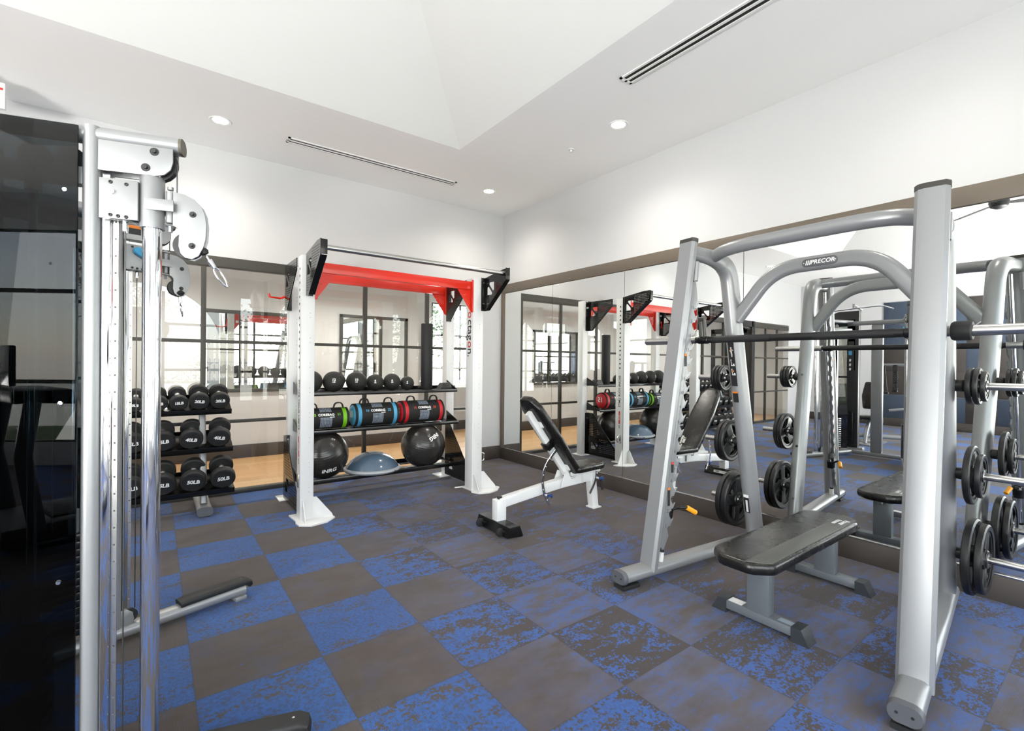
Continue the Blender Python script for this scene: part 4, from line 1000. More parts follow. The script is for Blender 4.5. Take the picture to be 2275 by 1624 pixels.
# ---- medicine balls on the top shelf
def med_ball(x, y, r, txt, lab, rot=0):
    t = thing('medicine_ball', lab, 'ball', (x, y, 1.0875+r), 0, 'medicine balls on the top shelf')
    m = MB(); b = bmesh.new(); bmesh.ops.create_uvsphere(b, u_segments=40, v_segments=24, radius=r)
    M3 = Matrix.Rotation(R(25+rot), 3, 'Z') @ Matrix.Rotation(R(70), 3, 'X')
    for v in b.verts:                                    # grooves between the panels
        a = math.atan2(v.co.y, v.co.x); g = abs(math.sin(a*4)); 
        if g < .12: v.co *= .992
        v.co = M3 @ v.co
    m.join(b); o = m.build('ball', 'med_rubber', t, local=True)
    d = Vector((-x+.03*0, -y, 1.407-(1.08+r))).normalized(); d = (d+Vector((0, -.1, 0))).normalized()
    Xa = Vector((0, 0, 1)).cross(d).normalized(); P = Vector((0, 0, .004))
    g = MB()
    M = frame(d*r*1.0+Vector((0, 0, .012)), Xa, d.cross(Xa)) @ Matrix.Rotation(R(rot), 4, 'Z')
    g.text(txt, r*.34, M @ Matrix.Translation((0, r*.06, .001)), .004, bold=.0012); g.text('LBS', r*.16, M @ Matrix.Translation((0, -r*.16, .001)), .004, bold=.0008)
    for v in g.b.verts:                                  # wrap onto the ball
        v.co = v.co.normalized()*(r*1.003+(.0006 if (v.co-Vector((0, 0, 0))).length > r else 0))
    g.build('lettering', 'white_print', t, local=True)
yb_ = 5.15
for x, r, s_, lab in ((1.238, .112, '14', 'black medicine ball partly hidden behind the left front post'), (1.462, .108, '12', 'medicine ball marked 12 LBS, beside the half hidden ball on the top rack shelf'),
                      (1.695, .106, '10', 'medicine ball marked 10 LBS, third from the left on the top rack shelf'), (1.900, .092, '8', 'black medicine ball marked 8, between the 10 and the 6 pound ones'),
                      (2.092, .095, '6', 'black medicine ball marked 6, second from the foam roller'), (2.272, .078, '4', 'smallest black medicine ball, next to the black foam roller')):
    med_ball(x, yb_, r, s_, lab)
t = thing('foam_roller', 'tall black foam roller standing upright on the top rack shelf', 'foam roller', (2.525, 5.17, 1.0875))
MB().lathe([(.022, 0), (.064, 0), (.068, .006), (.068, .766), (.064, .772), (.022, .772), (.022, 0)], (2.525, 5.17, 1.0875), seg=40).build('roller', 'black_rubber', t)
MB().lathe([(.018, .01), (.022, .01), (.022, .765), (.018, .765), (.018, .01)], (2.525, 5.17, 1.0875), seg=24).build('core', 'black_plastic', t)
t = thing('wedge_block', 'small black wedge shaped block on the right end of the top rack shelf', 'block', (2.738, 5.14, 1.0875))
MB().plate([(-.075, 0), (.085, 0), (.045, .075), (-.03, .075)], [], .11, frame((2.738, 5.14, 1.0875), (1, 0, 0), (0, 0, 1)), bev=.002).build('body', 'black_plastic', t)
m = MB()
for x in (2.728, 2.768): m.cyl((x, 5.084, 1.135), (x, 5.081, 1.135), .009, 12)
m.build('bolt', 'black_rubber', t)

# ---- weight bags on the middle shelf
def bag(x0, x1, y, r, ca, cm, n1, n2, lab, loops=2):
    zc = .715+r; t = thing('weight_bag', lab, 'weight bag', ((x0+x1)/2, y, .713), 0, 'weight bags on the middle shelf')
    L = x1-x0; cw = .075
    MB().lathe([(0, .015), (r*.985, .015), (r*.99, cw), (r*.99, L-cw), (r*.985, L-.015), (0, L-.015)], (x0, y, zc), (1, 0, 0), 44).build('bag', 'bag_cloth', t)
    for a, sg in ((x0, 1), (x1, -1)):
        c = MB().lathe([(0, 0), (r*.55, 0), (r*.8, .008), (r*.95, .022), (r, .045), (r, cw), (r*.99, cw+.002)], (a, y, zc), (sg, 0, 0), 44).build('end_cap', ca, t)
        m = MB(); M = frame((a-sg*.001, y, zc+.01), (0, -sg, 0), (0, 0, 1)); m.text(n1, r*.8, M, .0015, bold=.002); m.build('cap_number', 'white_print', c)
    # carrying loops on top
    for xx in (x0+L*.25, x0+L*.78):
        MB().sweep(fillet([(xx-.05, y-.03, zc+r*.93), (xx-.035, y-.03, zc+r+.05), (xx+.035, y-.03, zc+r+.05), (xx+.05, y-.03, zc+r*.93)], .04, 6), rrect(.03, .012, .004, 2), N=(0, 1, 0)).build('handle', 'black_rubber', t)
    # print wrapped around the front
    def wrap(m):
        for v in m.b.verts:
            ph = (v.co.y)/r; rr = r*.995+v.co.z; v.co = Vector((v.co.x, y-rr*math.cos(ph), zc+rr*math.sin(ph)))
        return m
    xc = (x0+x1)/2+.0
    m = MB(); m.text('COREBAG', .034, Matrix.Translation((xc, r*.42, .0008)), .0008, bold=.0014); m.text('ESCAPE', .014, Matrix.Translation((xc+.055, r*.42-.026, .0008)), .0008, bold=.0005); wrap(m).build('lettering', 'white_print', t)
    m = MB(); m.text(n1, .036, Matrix.Translation((xc-.115, r*.42, .0008)), .0008, bold=.001); m.text(n2, .036, Matrix.Translation((xc+.125, r*.42, .0008)), .0008, bold=.001); wrap(m).build('weight_number', cm, t)
    m = MB(); m2 = MB()
    for i in range(8):
        for j in range(8):
            for y0_ in ((-.55*r,) if True else ()):
                xx, yy = xc-.052+.0145*i, r*.12-.0145*j; m._add([(xx-.0055, yy-.0055, .0008), (xx+.0055, yy-.0055, .0008), (xx+.0055, yy+.0055, .0008), (xx-.0055, yy+.0055, .0008)], [(0, 1, 2, 3)])
        for j in range(5):
            xx, yy = xc-.052+.0145*i, r*.78+.0145*j; m2._add([(xx-.0055, yy-.0055, .0008), (xx+.0055, yy-.0055, .0008), (xx+.0055, yy+.0055, .0008), (xx-.0055, yy+.0055, .0008)], [(0, 1, 2, 3)])
    wrap(m).build('grid_print', 'grey_print', t); wrap(m2).build('grid_print', 'grey_print', t)
bag(1.115, 1.60, 5.12, .108, 'green_cap', 'green_print', '05', '11', 'black weight bag with lime green ends, left on the middle rack shelf')
bag(1.635, 2.135, 5.12, .124, 'blue_cap', 'blue_print', '10', '22', 'black weight bag with light blue ends, middle of the rack shelf')
bag(2.155, 2.69, 5.12, .128, 'red_cap', 'red_print', '15', '33', 'black weight bag with red ends, right on the middle rack shelf')

# ---- exercise balls and balance dome on the low shelf
def gym_ball(x, y, z, r, lab, ax, tx_, tilt):
    t = thing('exercise_ball', lab, 'exercise ball', (x, y, z-r), 0, 'large exercise balls on the bottom shelf')
    pr = []
    n = 150
    for i in range(n+1):
        a = -pi/2+pi*i/n; rr = r*(1-(.0035 if (i % 5 == 0 and 20 < i < 130) else 0)); pr.append((max(0, rr*math.cos(a)), rr*math.sin(a)))
    MB().lathe(pr, (x, y, z), ax, 64).build('ball', 'ball_rubber', t)
    g = MB(); d, roll_ = tilt; d = Vector(d).normalized(); Xa = Vector((0, 0, 1)).cross(d).normalized()
    M = frame(d*r, Xa, d.cross(Xa)) @ Matrix.Rotation(R(roll_), 4, 'Z'); g.text(tx_, .062, M @ Matrix.Translation((0, 0, .001)), .003, bold=.002, shear=.15)
    for v in g.b.verts: v.co = v.co.normalized()*(r*1.004)+Vector((x, y, z))
    g.build('lettering', 'white_print', t)
    MB().lathe([(0, r*1.002), (.012, r*1.002), (.014, r*.998)], (x, y, z), ax, 16).build('valve', 'black_rubber', t)
gym_ball(1.358, 5.13, .452, .247, 'large dark exercise ball at the left of the bottom rack shelf', (-.25, -.55, .8), 'iNRG', ((.02, -1, -.62), 8))
gym_ball(2.446, 5.08, .452, .249, 'large dark exercise ball at the right of the bottom rack shelf', (.1, -.3, .95), 'iNRG', ((.15, -1, .58), 205))
t = thing('balance_dome', 'grey blue half ball balance trainer with pale rim between the two exercise balls', 'balance trainer', (1.86, 5.10, .227))
MB().lathe([(.0, .205), (.06, .202), (.12, .188), (.18, .158), (.23, .118), (.262, .075), (.278, .045)], (1.86, 5.1, .227), seg=56).build('dome', 'dome_blue', t)
MB().lathe([(0, .0), (.24, .0), (.285, .014), (.298, .03), (.294, .044), (.275, .052), (.26, .05)], (1.86, 5.1, .227), seg=56).build('rim', 'dome_rim', t)
MB().box(2.0, 2.02, 4.815, 4.83, .25, .262, .002).build('plug', 'black_rubber', t)

# ================================================================== DUMBBELL RACK
XR, XLr = .585, -1.62
dr = thing('dumbbell_rack', 'three tier black dumbbell rack on silver uprights in front of the glass wall', 'dumbbell rack', (-.5, 5.4, 0))
tiers = [(.205, 5.20, .17), (.570, 5.33, .15), (.915, 5.46, .13)]
for z, y, _ in tiers:
    M = Matrix.Translation((0, y, z)) @ Matrix.Rotation(R(20), 4, 'X')
    s_ = MB().box(XLr, XR, 0, .34, -.006, .006, .002, M=M); s_.box(XLr, XR, -.008, 0, -.03, .022, .001, M=M); s_.box(XLr, XR, .34, .348, -.01, .03, .001, M=M)
    sh = s_.build('shelf', 'black_paint', dr)
for x in (.35, -1.38):
    u = MB().sweep([(x, 5.30, .08), (x, 5.60, 1.02)], rrect(.055, .075, .02, 4), N=(1, 0, 0)).build('upright', 'silver_paint', dr)
    f = MB().sweep([(x, 5.02+.10, .05), (x, 5.72, .05)], rrect(.12, .07, .03, 5), N=(1, 0, 0)).build('foot', 'silver_paint', dr)
    MB().sweep([(x, 5.105, .05), (x, 5.125, .05)], rrect(.125, .078, .033, 5), N=(1, 0, 0)).build('foot_cap', 'grey_plastic', f)
    MB().box(x-.04, x+.04, 5.13, 5.18, 0, .016, .002).build('rubber_foot', 'black_rubber', f)
    m = MB()
    for dx in (-.03, .03): m.cyl((x+dx, 5.106, .05), (x+dx, 5.102, .05), .005, 8)
    m.build('screw', 'chrome', f)
DB = {}
def dumbbell(r, w, loc, txt, lab, grp):
    if (r, txt) not in DB:
        t = thing('dumbbell', lab, 'dumbbell', loc, 0, grp)
        g = .145
        for a, sg in ((-g/2, -1), (g/2, 1)):
            MB().lathe([(0, 0), (r*.9, 0), (r, .012), (r, w*.5), (r*.995, w-.014), (r*.93, w-.002), (r*.80, w), (r*.78, w-.004), (0, w-.004)], (0, a, 0), (0, sg, 0), 40).build('head', 'black_rubber', t, local=True)
        MB().lathe([(.0, 0), (.03, 0), (.026, .02), (.0155, .032), (.018, g/2), (.0155, g-.032), (.026, g-.02), (.03, g), (0, g)], (0, -g/2, 0), (0, 1, 0), 20).build('handle', 'brushed_steel', t, local=True)
        m = MB()
        for sg in (-1, 1):
            M = frame((0, sg*(g/2+w-.0035), 0), (1 if sg < 0 else -1, 0, 0), (0, 0, 1)); m.text(txt, r*.48, M, .0015, bold=.0016, space=.95, shear=.12)
        m.build('lettering', 'white_print', t, local=True)
        DB[(r, txt)] = t
    else:
        t = copy_tree(DB[(r, txt)]); t['label'] = lab
    t.location = loc; t.rotation_euler = (R(20), R(random.uniform(-9, 9)), R(random.uniform(-3, 3))); return t
rows = [
 (0, .100, .075, [(.495, '50LB'), (.272, '50LB'), (.045, '45LB'), (-.18, '45LB'), (-.405, '42LB'), (-.63, '42LB'), (-.855, '40LB'), (-1.08, '40LB'), (-1.305, '37LB'), (-1.51, '37LB')]),
 (1, .092, .07, [(.485, '40LB'), (.262, '40LB'), (.045, '35LB'), (-.175, '35LB'), (-.395, '30LB'), (-.61, '30LB'), (-.825, '30LB'), (-1.04, '27LB'), (-1.255, '25LB'), (-1.47, '25LB')]),
 (2, .080, .06, [(.492, '20LB'), (.325, '20LB'), (.160, '15LB'), (.008, '15LB'), (-.155, '10LB'), (-.31, '10LB'), (-.46, '8LB'), (-.61, '8LB'), (-.76, '6LB'), (-.91, '6LB'), (-1.06, '5LB'), (-1.21, '5LB'), (-1.36, '3LB'), (-1.51, '3LB')])]
nm = ['bottom', 'middle', 'top']; od = ['rightmost', 'second from the right', 'third from the right', 'fourth from the right', 'fifth from the right', 'sixth from the right', 'seventh from the right', 'eighth from the right',
      'ninth from the right', 'tenth from the right', 'eleventh from the right', 'twelfth from the right', 'thirteenth from the right', 'fourteenth from the right']
for ti, r0, w, lst in rows:
    z, y, _ = tiers[ti]
    for k, (x, txt) in enumerate(lst):
        r = r0*(1 if ti < 2 else (1.02 if k < 2 else (.9 if k < 4 else .82)))
        r = round(r, 3); M = Matrix.Translation((0, y, z)) @ Matrix.Rotation(R(20), 4, 'X'); c = M @ Vector((0, .16, r+.0075))
        dumbbell(r, w, (x, c.y, c.z), txt, f'black round {txt} dumbbell, {od[k]} on the {nm[ti]} tier of the rack', 'dumbbells on the three tier rack')
# ================================================================== CABLE MACHINE
cm = thing('cable_machine', 'silver dual column cable machine with smoked side panels and chrome tubes, at the left edge', 'cable machine', (-.3, 2.57, 0))
YC = 2.575
for side, P, d in (('N', Vector((-.158, 2.05, 0)), Vector((.957, -.29, 0)).normalized()), ('F', Vector((-.158, 3.10, 0)), Vector((.957, .29, 0)).normalized())):
    out = Vector((d.y, -d.x, 0)) if side == 'N' else Vector((-d.y, d.x, 0))
    at = lambda s, z, t=0: P+d*s+out*t+Zv*z
    def Mx(s, z, t): return frame(at(s, z, t), d, Zv)
    def slab_(m, s0, s1, z0, z1, t0, t1, bev=.003): m.box(s0, s1, min(z0, z1), max(z0, z1), min(t0*TS, t1*TS), max(t0*TS, t1*TS), bev, M=Mx(0, 0, 0)); return m
    TS = 1 if (Mx(0, 0, 0).to_3x3() @ Vector((0, 0, 1))).dot(out) > 0 else -1
    def outline(m, poly, t, th, holes=(), bev=.0015): m.plate(poly, holes, th, Mx(0, 0, t), bev=bev); return m
    # upright and top tube: one bent oval tube
    up = MB().sweep([at(-.004, .08), at(-.004, 2.0), at(-.004, 2.14)], rrect(.075, .046, .022, 5), N=out).build('upright', 'silver_paint', cm)
    tt = MB().sweep([at(-.62, 2.118), at(.228, 2.118)], rrect(.066, .05, .024, 5), N=out).build('top_tube', 'silver_paint', cm)
    MB().sweep([at(.228, 2.118), at(.236, 2.118)], rrect(.067, .051, .0245, 5), N=out).build('end_cap', 'brown_cap', tt)
    # pulley housing under the top tube
    hp = [(.018, 2.005), (.165, 2.005), (.19, 2.012), (.207, 2.03), (.213, 2.055), (.213, 2.097), (.018, 2.097)]
    h = MB(); outline(h, hp, .028, .005); outline(h, hp, -.028, .005); hs = h.build('pulley_housing', 'silver_paint', cm)
    MB().lathe([(0, -.012), (.062, -.012), (.055, 0), (.062, .012), (0, .012)], at(.158, 2.055), out, 36).build('pulley', 'black_plastic', hs)
    b = MB()
    for s, z in ((.164, 2.082), (.141, 2.028)):
        b.lathe([(0, .0), (.0135, .0), (.0125, .003), (0, .003)], at(s, z, .0305), out, 20); b.cyl(at(s, z, .033), at(s, z, .041), .0065, 6); b.lathe([(0, 0), (.0135, 0), (.0125, .003), (0, .003)], at(s, z, -.0305), -out, 20); b.cyl(at(s, z, -.033), at(s, z, -.041), .0065, 6)
    b.build('bolt', 'black_plastic', hs)
    if side == 'F':
        q = MB(); q.box(.035, .085, 2.03, 2.075, 0, .001, M=frame(at(0, 0, -.032), d, Zv)); q = q.build('warning_label', 'black_print', hs)
        MB().box(.035, .085, 2.06, 2.075, .0, .0014, M=frame(at(0, 0, -.0325), d, Zv)).build('label_header', 'orange_print', q)
    # flat chrome rail and perforated strip
    rl = MB(); slab_(rl, .022, .044, .07, 2.0, -.018, .018, .002); rl = rl.build('chrome_rail', 'chrome', cm)
    holes = [[(.053+.0035*math.cos(a), .2+.055*i+.0035*math.sin(a)) for a in [2*pi*k/8 for k in range(8)]] for i in range(31)]
    pf = MB(); outline(pf, [(.046, .1), (.060, .1), (.060, 1.98), (.046, 1.98)], 0, .004, holes, 0); pf.build('hole_strip', 'brushed_steel', rl)
    # big chrome tube with bushings
    MB().tube([at(.15, .10), at(.15, 2.0)], .0262, 28).build('chrome_tube', 'chrome', cm)
    # carriage
    ca = MB(); slab_(ca, .020, .121, 1.853, 1.980, .006, .034, .002); slab_(ca, .020, .121, 1.853, 1.980, -.034, -.026, .002); slab_(ca, .100, .121, 1.853, 1.980, -.03, .03, .002); ca = ca.build('carriage', 'silver_paint', cm)
    b = MB(); rr = MB()
    for s, z in ((.050, 1.968), (.091, 1.965), (.050, 1.864), (.091, 1.861), (.070, 1.862)):
        for sg in (1, -1): b.lathe([(0, .0), (.0058, 0), (.005, .003), (.0025, .0035), (.002, .001), (0, .001)], at(s, z, sg*.034), out*sg, 14)
    b.build('bolt', 'black_plastic', ca)
    MB().lathe([(0, 0), (.009, 0), (.0085, .005), (0, .005)], at(.053, 1.938, .034), out, 12).build('washer', 'chrome', ca)
    sl = MB().lathe([(.0275, 0), (.034, 0), (.034, .165), (.032, .168), (.0275, .168)], at(.15, 1.838), (0, 0, 1), 32).build('sleeve', 'silver_paint', ca)
    MB().lathe([(.0265, .168), (.031, .168), (.031, .18), (.0265, .18)], at(.15, 1.838), (0, 0, 1), 32).build('bushing', 'chrome', sl)
    MB().cyl(at(.080, 1.818, .01), at(.080, 1.856, .01), .0085, 16, bev=.001).build('cable_end', 'chrome', ca)
    MB().tube([at(.081, .14, .01), at(.081, 1.82, .01)], .0022, 8).build('cable', 'dark_steel', ca)
    # blue release handle on the inner face
    MB().plate([(.055, 1.955), (.065, 1.962), (.085, 1.958), (.118, 1.94), (.135, 1.918), (.13, 1.905), (.10, 1.915), (.075, 1.927), (.058, 1.94)], [[(.073+.003*math.cos(a), 1.945+.003*math.sin(a)) for a in [2*pi*k/8 for k in range(8)]]], .016, Mx(0, 0, -.048), bev=.004).build('release_handle', 'blue_handle', ca)
    # hinge and swivel arm
    hg = MB()
    for z in (1.855, 1.972): outline(hg, [], 0, .001) if False else hg.box(.165, .215, -.014, .014, z-.0025, z+.0025, .001, M=frame(at(0, 0), d, out))
    hg.cyl(at(.2, 1.862), at(.2, 1.966), .013, 18); hg.cyl(at(.2, 1.972), at(.2, 1.982), .009, 6); hg.cyl(at(.2, 1.832), at(.2, 1.852), .007, 6); hg = hg.build('hinge', 'silver_paint', cm)
    yk = MB(); slab_(yk, .138, .218, 1.893, 1.930, .030, .036, .001); slab_(yk, .138, .218, 1.893, 1.930, -.036, -.030, .001); yk.build('yoke', 'silver_paint', hg)
    ap = [(.213, 1.962), (.245, 1.957), (.272, 1.943), (.291, 1.923), (.302, 1.895), (.306, 1.86), (.304, 1.815), (.297, 1.785), (.284, 1.757), (.266, 1.745), (.247, 1.749), (.235, 1.762), (.229, 1.785), (.230, 1.815), (.232, 1.833), (.226, 1.845), (.213, 1.853)]
    sg = -1 if side == 'N' else 1
    ar_ = MB(); outline(ar_, ap, .016, .004, bev=.001); outline(ar_, ap, -.016, .004, bev=.001); ar_ = ar_.build('pulley_arm', 'silver_paint', hg)
    MB().lathe([(0, -.010), (.043, -.010), (.036, 0), (.043, .010), (0, .010)], at(.252, 1.79), out, 36).build('pulley', 'black_plastic', ar_)
    MB().lathe([(0, -.010), (.034, -.010), (.03, 0), (.034, .010), (0, .010)], at(.262, 1.895), out, 36).build('pulley', 'black_plastic', ar_)
    b = MB()
    for s, z in ((.268, 1.894), (.266, 1.789)):
        for g_ in (1, -1): b.lathe([(0, 0), (.0105, 0), (.0095, .003), (0, .003)], at(s, z, g_*.0185), out*g_, 18); b.cyl(at(s, z, g_*.021), at(s, z, g_*.031), .005, 6)
    b.build('bolt', 'black_plastic', ar_)
    MB().tube([at(.218, 2.06), at(.218, 1.93)], .0022, 8).build('cable', 'grey_plastic', hs)
    # rubber ball stop, swivel and carabiner hanging from the arm
    if side == 'N': hk0, dr_ = at(.296, 1.776), (d*.52-Zv*.85).normalized()
    else: hk0, dr_ = at(.262, 1.775, -.0), (d*.12-Zv*.99).normalized()
    rb = MB().lathe([(0, -.012), (.012, -.008), (.015, 0), (.011, .009), (0, .012)] if side == 'N' else [(0, -.02), (.018, -.016), (.028, 0), (.02, .016), (0, .02)], hk0+dr_*(.0 if side == 'N' else .01), dr_, 22).build('stop_ball', 'black_rubber', ar_)
    hb = MB(); p = hk0+dr_*.012
    hb.tube([p+dr_*.0, p+dr_*.022], .003, 8); hb.cyl(p+dr_*.02, p+dr_*.05, .0085, 14, r2=.007, bev=.001)
    sdv = d if side == 'N' else out; sdv = (sdv-dr_*sdv.dot(dr_)).normalized()
    lo = p+dr_*.05; pts = []
    for i in range(28):
        a = 2*pi*i/28; pts.append(lo+dr_*(.036-.036*math.cos(a))+sdv*(.0088*math.sin(a)*(1+.25*math.cos(a))))
    hb.tube(pts, .0028, 8, N=dr_.cross(sdv), closed=True); hb.build('carabiner', 'chrome', ar_)
    # foot tube with black pad, floor pulley
    ft = MB().sweep([at(-.62, .05), at(-.1, .05), at(.60, .05)], rrect(.085, .06, .027, 5), N=out).build('foot_tube', 'silver_paint', cm)
    fp = MB().sweep([at(.27, .087), at(.31, .092), at(.60, .092), at(.625, .08), at(.635, .06)], rrect(.088, .035, .014, 4), N=out, scales=[.95, 1, 1, .96, .7]).build('foot_pad', 'black_rubber', ft)
    MB().cyl(at(.585, .109), at(.585, .1105), .005, 10).build('screw', 'chrome', fp)
    MB().box(.54, .60, -.05, .05, .0, .022, .003, M=frame(at(0, 0), d, out)).build('foot_plate', 'silver_paint', ft)
    lp = MB(); q = [(-.03, .07), (.06, .07), (.068, .10), (.062, .135), (.04, .155), (.01, .155), (-.012, .14), (-.03, .12)]; outline(lp, q, .022, .004); outline(lp, q, -.022, .004); lp = lp.build('floor_pulley_housing', 'silver_paint', cm)
    MB().lathe([(0, -.010), (.034, -.010), (.03, 0), (.034, .010), (0, .010)], at(.055, .115), out, 30).build('pulley', 'black_plastic', lp)
    MB().lathe([(0, 0), (.012, 0), (.01, .004), (0, .004)], at(.02, .12, .024), out, 14).build('bolt', 'black_plastic', lp)
    # smoked side panel
    sp = MB(); slab_(sp, -.60, -.028, .10, 2.128, .040, .046, .0) ; sp = sp.build('smoked_panel', 'smoked_glass', cm, smooth=0)
    b = MB()
    for s, z in ((-.058, 1.925), (-.066, 1.27), (-.068, .72), (-.56, 1.93), (-.56, .72)): b.lathe([(0, 0), (.0075, 0), (.006, .004), (0, .0045)], at(s, z, .046), out, 16)
    b.build('panel_screw', 'chrome', sp)
    # crossbeam with cable pulleys inside the housing
    cb = MB(); slab_(cb, -.6, -.02, 1.955, 2.01, -.02, .02, .003); cb = cb.build('cable_beam', 'silver_paint', cm)
    for s in (-.06, -.15, -.27): MB().lathe([(0, -.010), (.04, -.010), (.034, 0), (.04, .010), (0, .010)], at(s, 2.03), out, 30).build('pulley', 'black_plastic', cb)
    b = MB()
    for s in (-.06, -.15): b.lathe([(0, 0), (.011, 0), (.01, .004), (0, .004)], at(s, 1.985, .021), out, 16)
    b.build('bolt', 'black_plastic', cb)
    # guide rods and weight stack
    for s in (-.155, -.30):
        MB().tube([at(s, .12), at(s, 1.955)], .0115, 14).build('guide_rod', 'chrome', cm)
        MB().cyl(at(s, 1.925), at(s, 1.955), .02, 16).build('rod_collar', 'black_plastic', cm)
    ws = MB()
    for i in range(14): slab_(ws, -.335, -.12, .12+.034*i, .12+.034*i+.031, -.05, .02, .002)
    ws = ws.build('weight_stack', 'black_paint', cm)
    MB().tube([at(-.228, .62), at(-.228, 1.96)], .003, 8).build('cable', 'black_rubber', ws)
    MB().cyl(at(-.155, .59), at(-.155, .70), .02, 16).build('stack_cushion', 'grey_plastic', ws)
# rear spine joining the two frames
bk = MB(); bk.box(-.80, -.72, 2.05, 3.10, 2.06, 2.125, .01); bk.box(-.80, -.72, 2.05, 3.10, .02, .08, .01); bk.box(-.79, -.73, 2.5, 2.65, .08, 2.06, .01)
bk.build('rear_frame', 'silver_paint', cm)

# ================================================================== MACHINE WITH PLACARD (seen in the mirror)
lt = thing('lat_machine', 'tall dark weight tower with exercise placard and bent chrome bar, reflected in the mirror', 'weight machine', (-1.25, 3.2, 0))
x0 = -1.25
o_ = [(2.98, .06), (3.42, .06), (3.42, 2.16)] + [(3.24+.18*math.cos(a), 2.16+.17*math.sin(a)) for a in [pi/2*i/8 for i in range(9)]] + [(2.98, 2.33)]
win = [(3.06, 1.98), (3.34, 1.98), (3.33, 2.12), (3.28, 2.2), (3.2, 2.24), (3.06, 2.25)]
MB().plate(o_, [], .07, frame((x0, 0, 0), (0, 1, 0), (0, 0, 1)), bev=.012).build('tower_cover', 'black_plastic', lt)
MB().box(x0+.05, x0+.055, 3.02, 3.38, 1.35, 2.2).build('smoked_front', 'smoked_glass', lt, smooth=0)
pm = MB().box(x0+.056, x0+.06, 3.03, 3.36, 1.18, 1.83, .002).build('placard', 'black_print', lt)
Mq = frame((x0+.0605, 3.2, 1.5), (0, 1, 0), (0, 0, 1))
m = MB(); m.text('PRECOR', .06, Mq @ Matrix.Translation((.03, .27, 0)), .001, bold=.001)
for i in range(5):
    for j in range(3): m.plate([(-.13+.055*i, .03-.075*j), (-.105+.055*i, .035-.075*j), (-.1+.055*i, .0-.075*j), (-.115+.055*i, -.012-.075*j), (-.125+.055*i, .0-.075*j)], [], .001, Mq)
m.build('lettering', 'white_print', pm)
m = MB()
for i in range(5): m.box(-.14+.057*i, -.09+.057*i, .1, .17, 0, .001, M=Mq)
m.build('exercise_picture', 'blue_print', pm)
for y in (3.08, 3.3): MB().tube([(x0+.0, y, .1), (x0+.0, y, 1.2)], .012, 12).build('guide_rod', 'chrome', lt)
m = MB()
for i in range(12): m.box(x0+.04, x0+.10, 3.03, 3.35, .12+.045*i, .12+.045*i+.042, .002)
m.build('weight_stack', 'black_paint', lt)
f = MB(); f.box(x0-.08, x0+.03, 2.9, 3.5, .0, .06, .01); f.box(x0-.1, x0-.05, 3.15, 3.25, .06, 2.3, .01); f.build('frame', 'silver_paint', lt)
bar = MB().tube(fillet([(x0+.25, 3.5, 2.27), (x0+.25, 3.34, 2.34), (x0+.25, 3.0, 2.36), (x0+.25, 2.6, 2.38), (x0+.25, 2.44, 2.31)], .06), .013, 12)
bar.build('lat_bar', 'chrome', lt); MB().tube([(x0-.06, 2.97, 2.36), (x0+.28, 2.97, 2.42), (x0+.28, 2.97, 2.36)], .02, 12).build('boom', 'silver_paint', lt)
# low padded seat machine
sx_ = thing('seated_machine', 'black padded seat on silver frame reflected in the mirror behind the tall tower', 'weight machine', (-2.3, 3.1, 0))
m = MB(); m.join(padmesh([(-.14, -.14), (.14, -.14), (.17, 0), (.14, .14), (-.14, .14)], 0, .07, .015)); m.b.transform(Matrix.Translation((-2.2, 3.12, .45))); m.build('seat', 'vinyl_black', sx_)
m = MB(); t_ = padmesh([(-.13, -.24), (.13, -.24), (.16, 0), (.12, .26), (-.12, .26), (-.16, 0)], 0, .07, .015); t_.transform(Matrix.Translation((-2.42, 3.12, .86)) @ Matrix.Rotation(R(80), 4, 'Y') @ Matrix.Rotation(R(90), 4, 'Z')); m.join(t_); m.build('backrest', 'vinyl_black', sx_)
m = MB(); m.sweep(fillet([(-2.5, 3.12, .03), (-2.5, 3.12, .9), (-2.45, 3.12, 1.1)], .1), rrect(.06, .08, .02, 3), N=(0, 1, 0)); m.sweep(fillet([(-2.5, 3.12, .4), (-2.25, 3.12, .42), (-2.1, 3.12, .2), (-2.05, 3.12, .03)], .12), rrect(.06, .08, .02, 3), N=(0, 1, 0)); m.sweep([(-2.55, 2.2, .16), (-1.95, 3.6, .16)], rrect(.07, .07, .02, 3), N=(0, 0, 1))
m.box(-2.2, -1.9, 3.0, 3.24, 0, .03, .005); m.box(-2.65, -2.35, 2.95, 3.3, 0, .03, .005); m.build('frame', 'silver_paint', sx_)
m = MB(); m.tube(fillet([(-2.3, 2.93, .48), (-2.05, 2.86, .42), (-2.0, 2.98, .46)], .04), .013, 10); m.tube(fillet([(-2.3, 3.31, .48), (-2.05, 3.38, .42), (-2.0, 3.26, .46)], .04), .013, 10); m.build('handle', 'black_rubber', sx_)
# accessory post with strap handle and rope
ac = thing('accessory_rack', 'silver accessory stand with straps and rope hanging from its rail, reflected in the mirror', 'rack', (-2.9, 2.85, 0))
m = MB(); m.box(-2.95, -2.87, 2.5, 2.58, 0, 1.5, .012); m.box(-2.95, -2.87, 2.40, 2.46, 0, 1.45, .012); m.box(-3.0, -2.8, 2.35, 2.65, 0, .03, .005); m.box(-2.95, -2.91, 2.42, 3.25, 1.42, 1.47, .01)
m.sweep(fillet([(-2.9, 2.54, .62), (-2.75, 2.7, .64), (-2.7, 2.95, .6)], .08), rrect(.05, .05, .02, 3), N=(0, 0, 1)); m.build('post', 'silver_paint', ac)
def hang(name, y, pts_, r, mm, lab, extra=None):
    t = thing(name, lab, name.replace('_', ' '), (-2.93, y, 1.4)); mb = MB()
    for p_ in pts_: mb.tube([Vector(q) for q in p_], r, 8)
    mb.build('strap' if name != 'rope_handle' else 'rope', mm, t)
    if extra: extra(t)
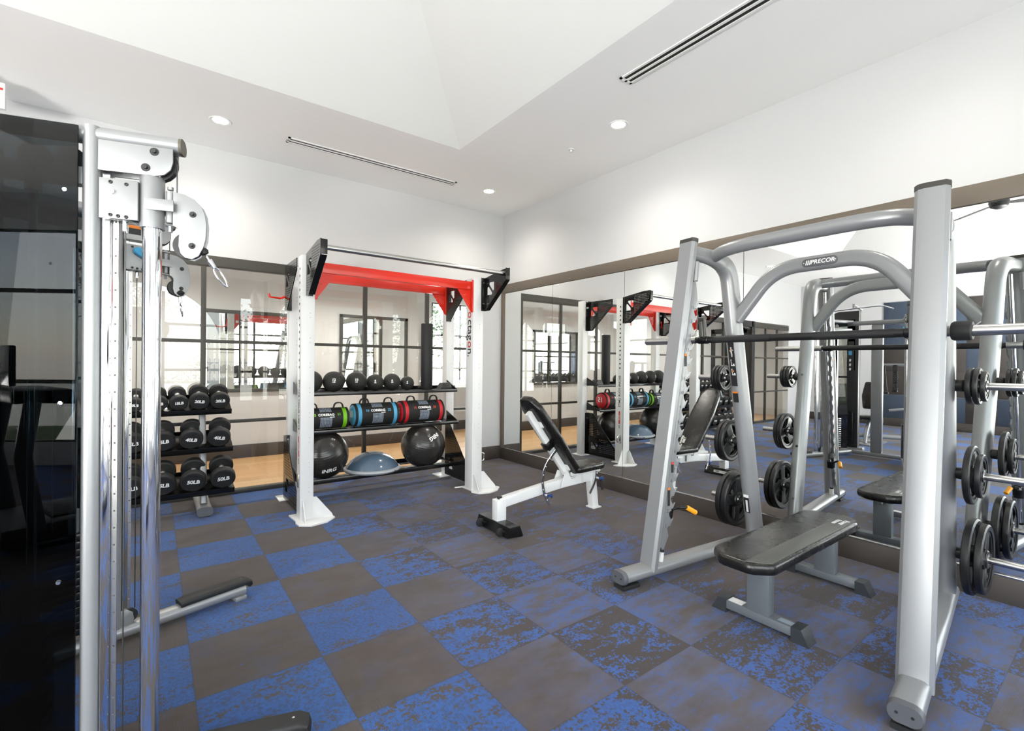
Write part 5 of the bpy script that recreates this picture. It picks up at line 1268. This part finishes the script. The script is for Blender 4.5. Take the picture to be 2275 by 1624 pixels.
def balls_(ps):
    def f_(t):
        for p_ in ps: MB().lathe([(0, -.03), (.028, -.02), (.03, .01), (0, .03)], p_, (0, 0, 1), 14).build('grip_end', 'black_rubber', t)
    return f_
hang('strap_handle', 3.08, [[(-2.9, 3.08, 1.44), (-2.9, 3.14, 1.0)], [(-2.9, 3.08, 1.44), (-2.9, 3.04, .95)]], .008, 'black_rubber', 'black strap handle hanging from the accessory stand, reflected in the mirror', balls_([(-2.9, 3.14, .98), (-2.9, 3.04, .92)]))
rp = [[(-2.9, y0+.018*math.sin(k*.9+ph), 1.44-.012*k) for k in range(40)] for y0 in (2.90, 2.93) for ph in (0, pi)]
hang('rope_handle', 2.91, rp, .011, 'black_rubber', 'black braided rope handle hanging from the accessory stand, reflected in the mirror', balls_([(-2.9, 2.90, .96), (-2.9, 2.94, .96)]))
hang('resistance_strap', 2.66, [[(-2.85, 2.66, 1.44), (-2.85, 2.64, 1.2), (-2.85, 2.68, 1.0), (-2.85, 2.70, .75)]], .02, 'black_rubber', 'wide dark strap hanging at the right of the accessory stand, reflected in the mirror')

# ================================================================== TREADMILL AND SCREEN (reflected in the smoked panel)
tm = thing('treadmill', 'dark treadmill with tall console behind the camera, reflected in the smoked panel', 'treadmill', (-2.1, -.9, 0), R(35))
m = MB(); m.box(-.38, .38, -.9, .9, .06, .2, .03); m.build('deck', 'grey_plastic', tm, local=True)
m = MB(); m.box(-.26, .26, -.86, .6, .2, .212, .004); m.build('belt', 'black_rubber', tm, local=True)
m = MB()
for s_ in (-.36, .36): m.sweep([(s_, .7, .15), (s_, .78, .7), (s_*.95, .72, 1.15)], rrect(.05, .1, .02, 3), N=(1, 0, 0))
m.build('upright', 'slate_paint', tm, local=True)
m = MB(); m.box(-.38, .38, .5, .85, 1.08, 1.18, .03); m.build('console', 'black_plastic', tm, local=True)
m = MB(); m.box(-.2, .2, .78, .82, 1.2, 1.5, .01); m.build('screen', 'screen_black', tm, local=True)
m = MB()
for s_ in (-.36, .36): m.tube([(s_, .7, 1.1), (s_, .1, 1.05)], .02, 10)
m.build('handrail', 'black_rubber', tm, local=True)
tv = thing('wall_screen', 'large black flat television on the wall between the front windows', 'television', (-2.15, YF+.05, 2.4))
MB().box(-2.28, -1.98, YF, YF+.04, 2.3, 2.5, .004).build('bracket', 'black_plastic', tv)
MB().box(-2.75, -1.5, YF+.04, YF+.09, 2.05, 2.75, .006).build('screen', 'screen_black', tv)
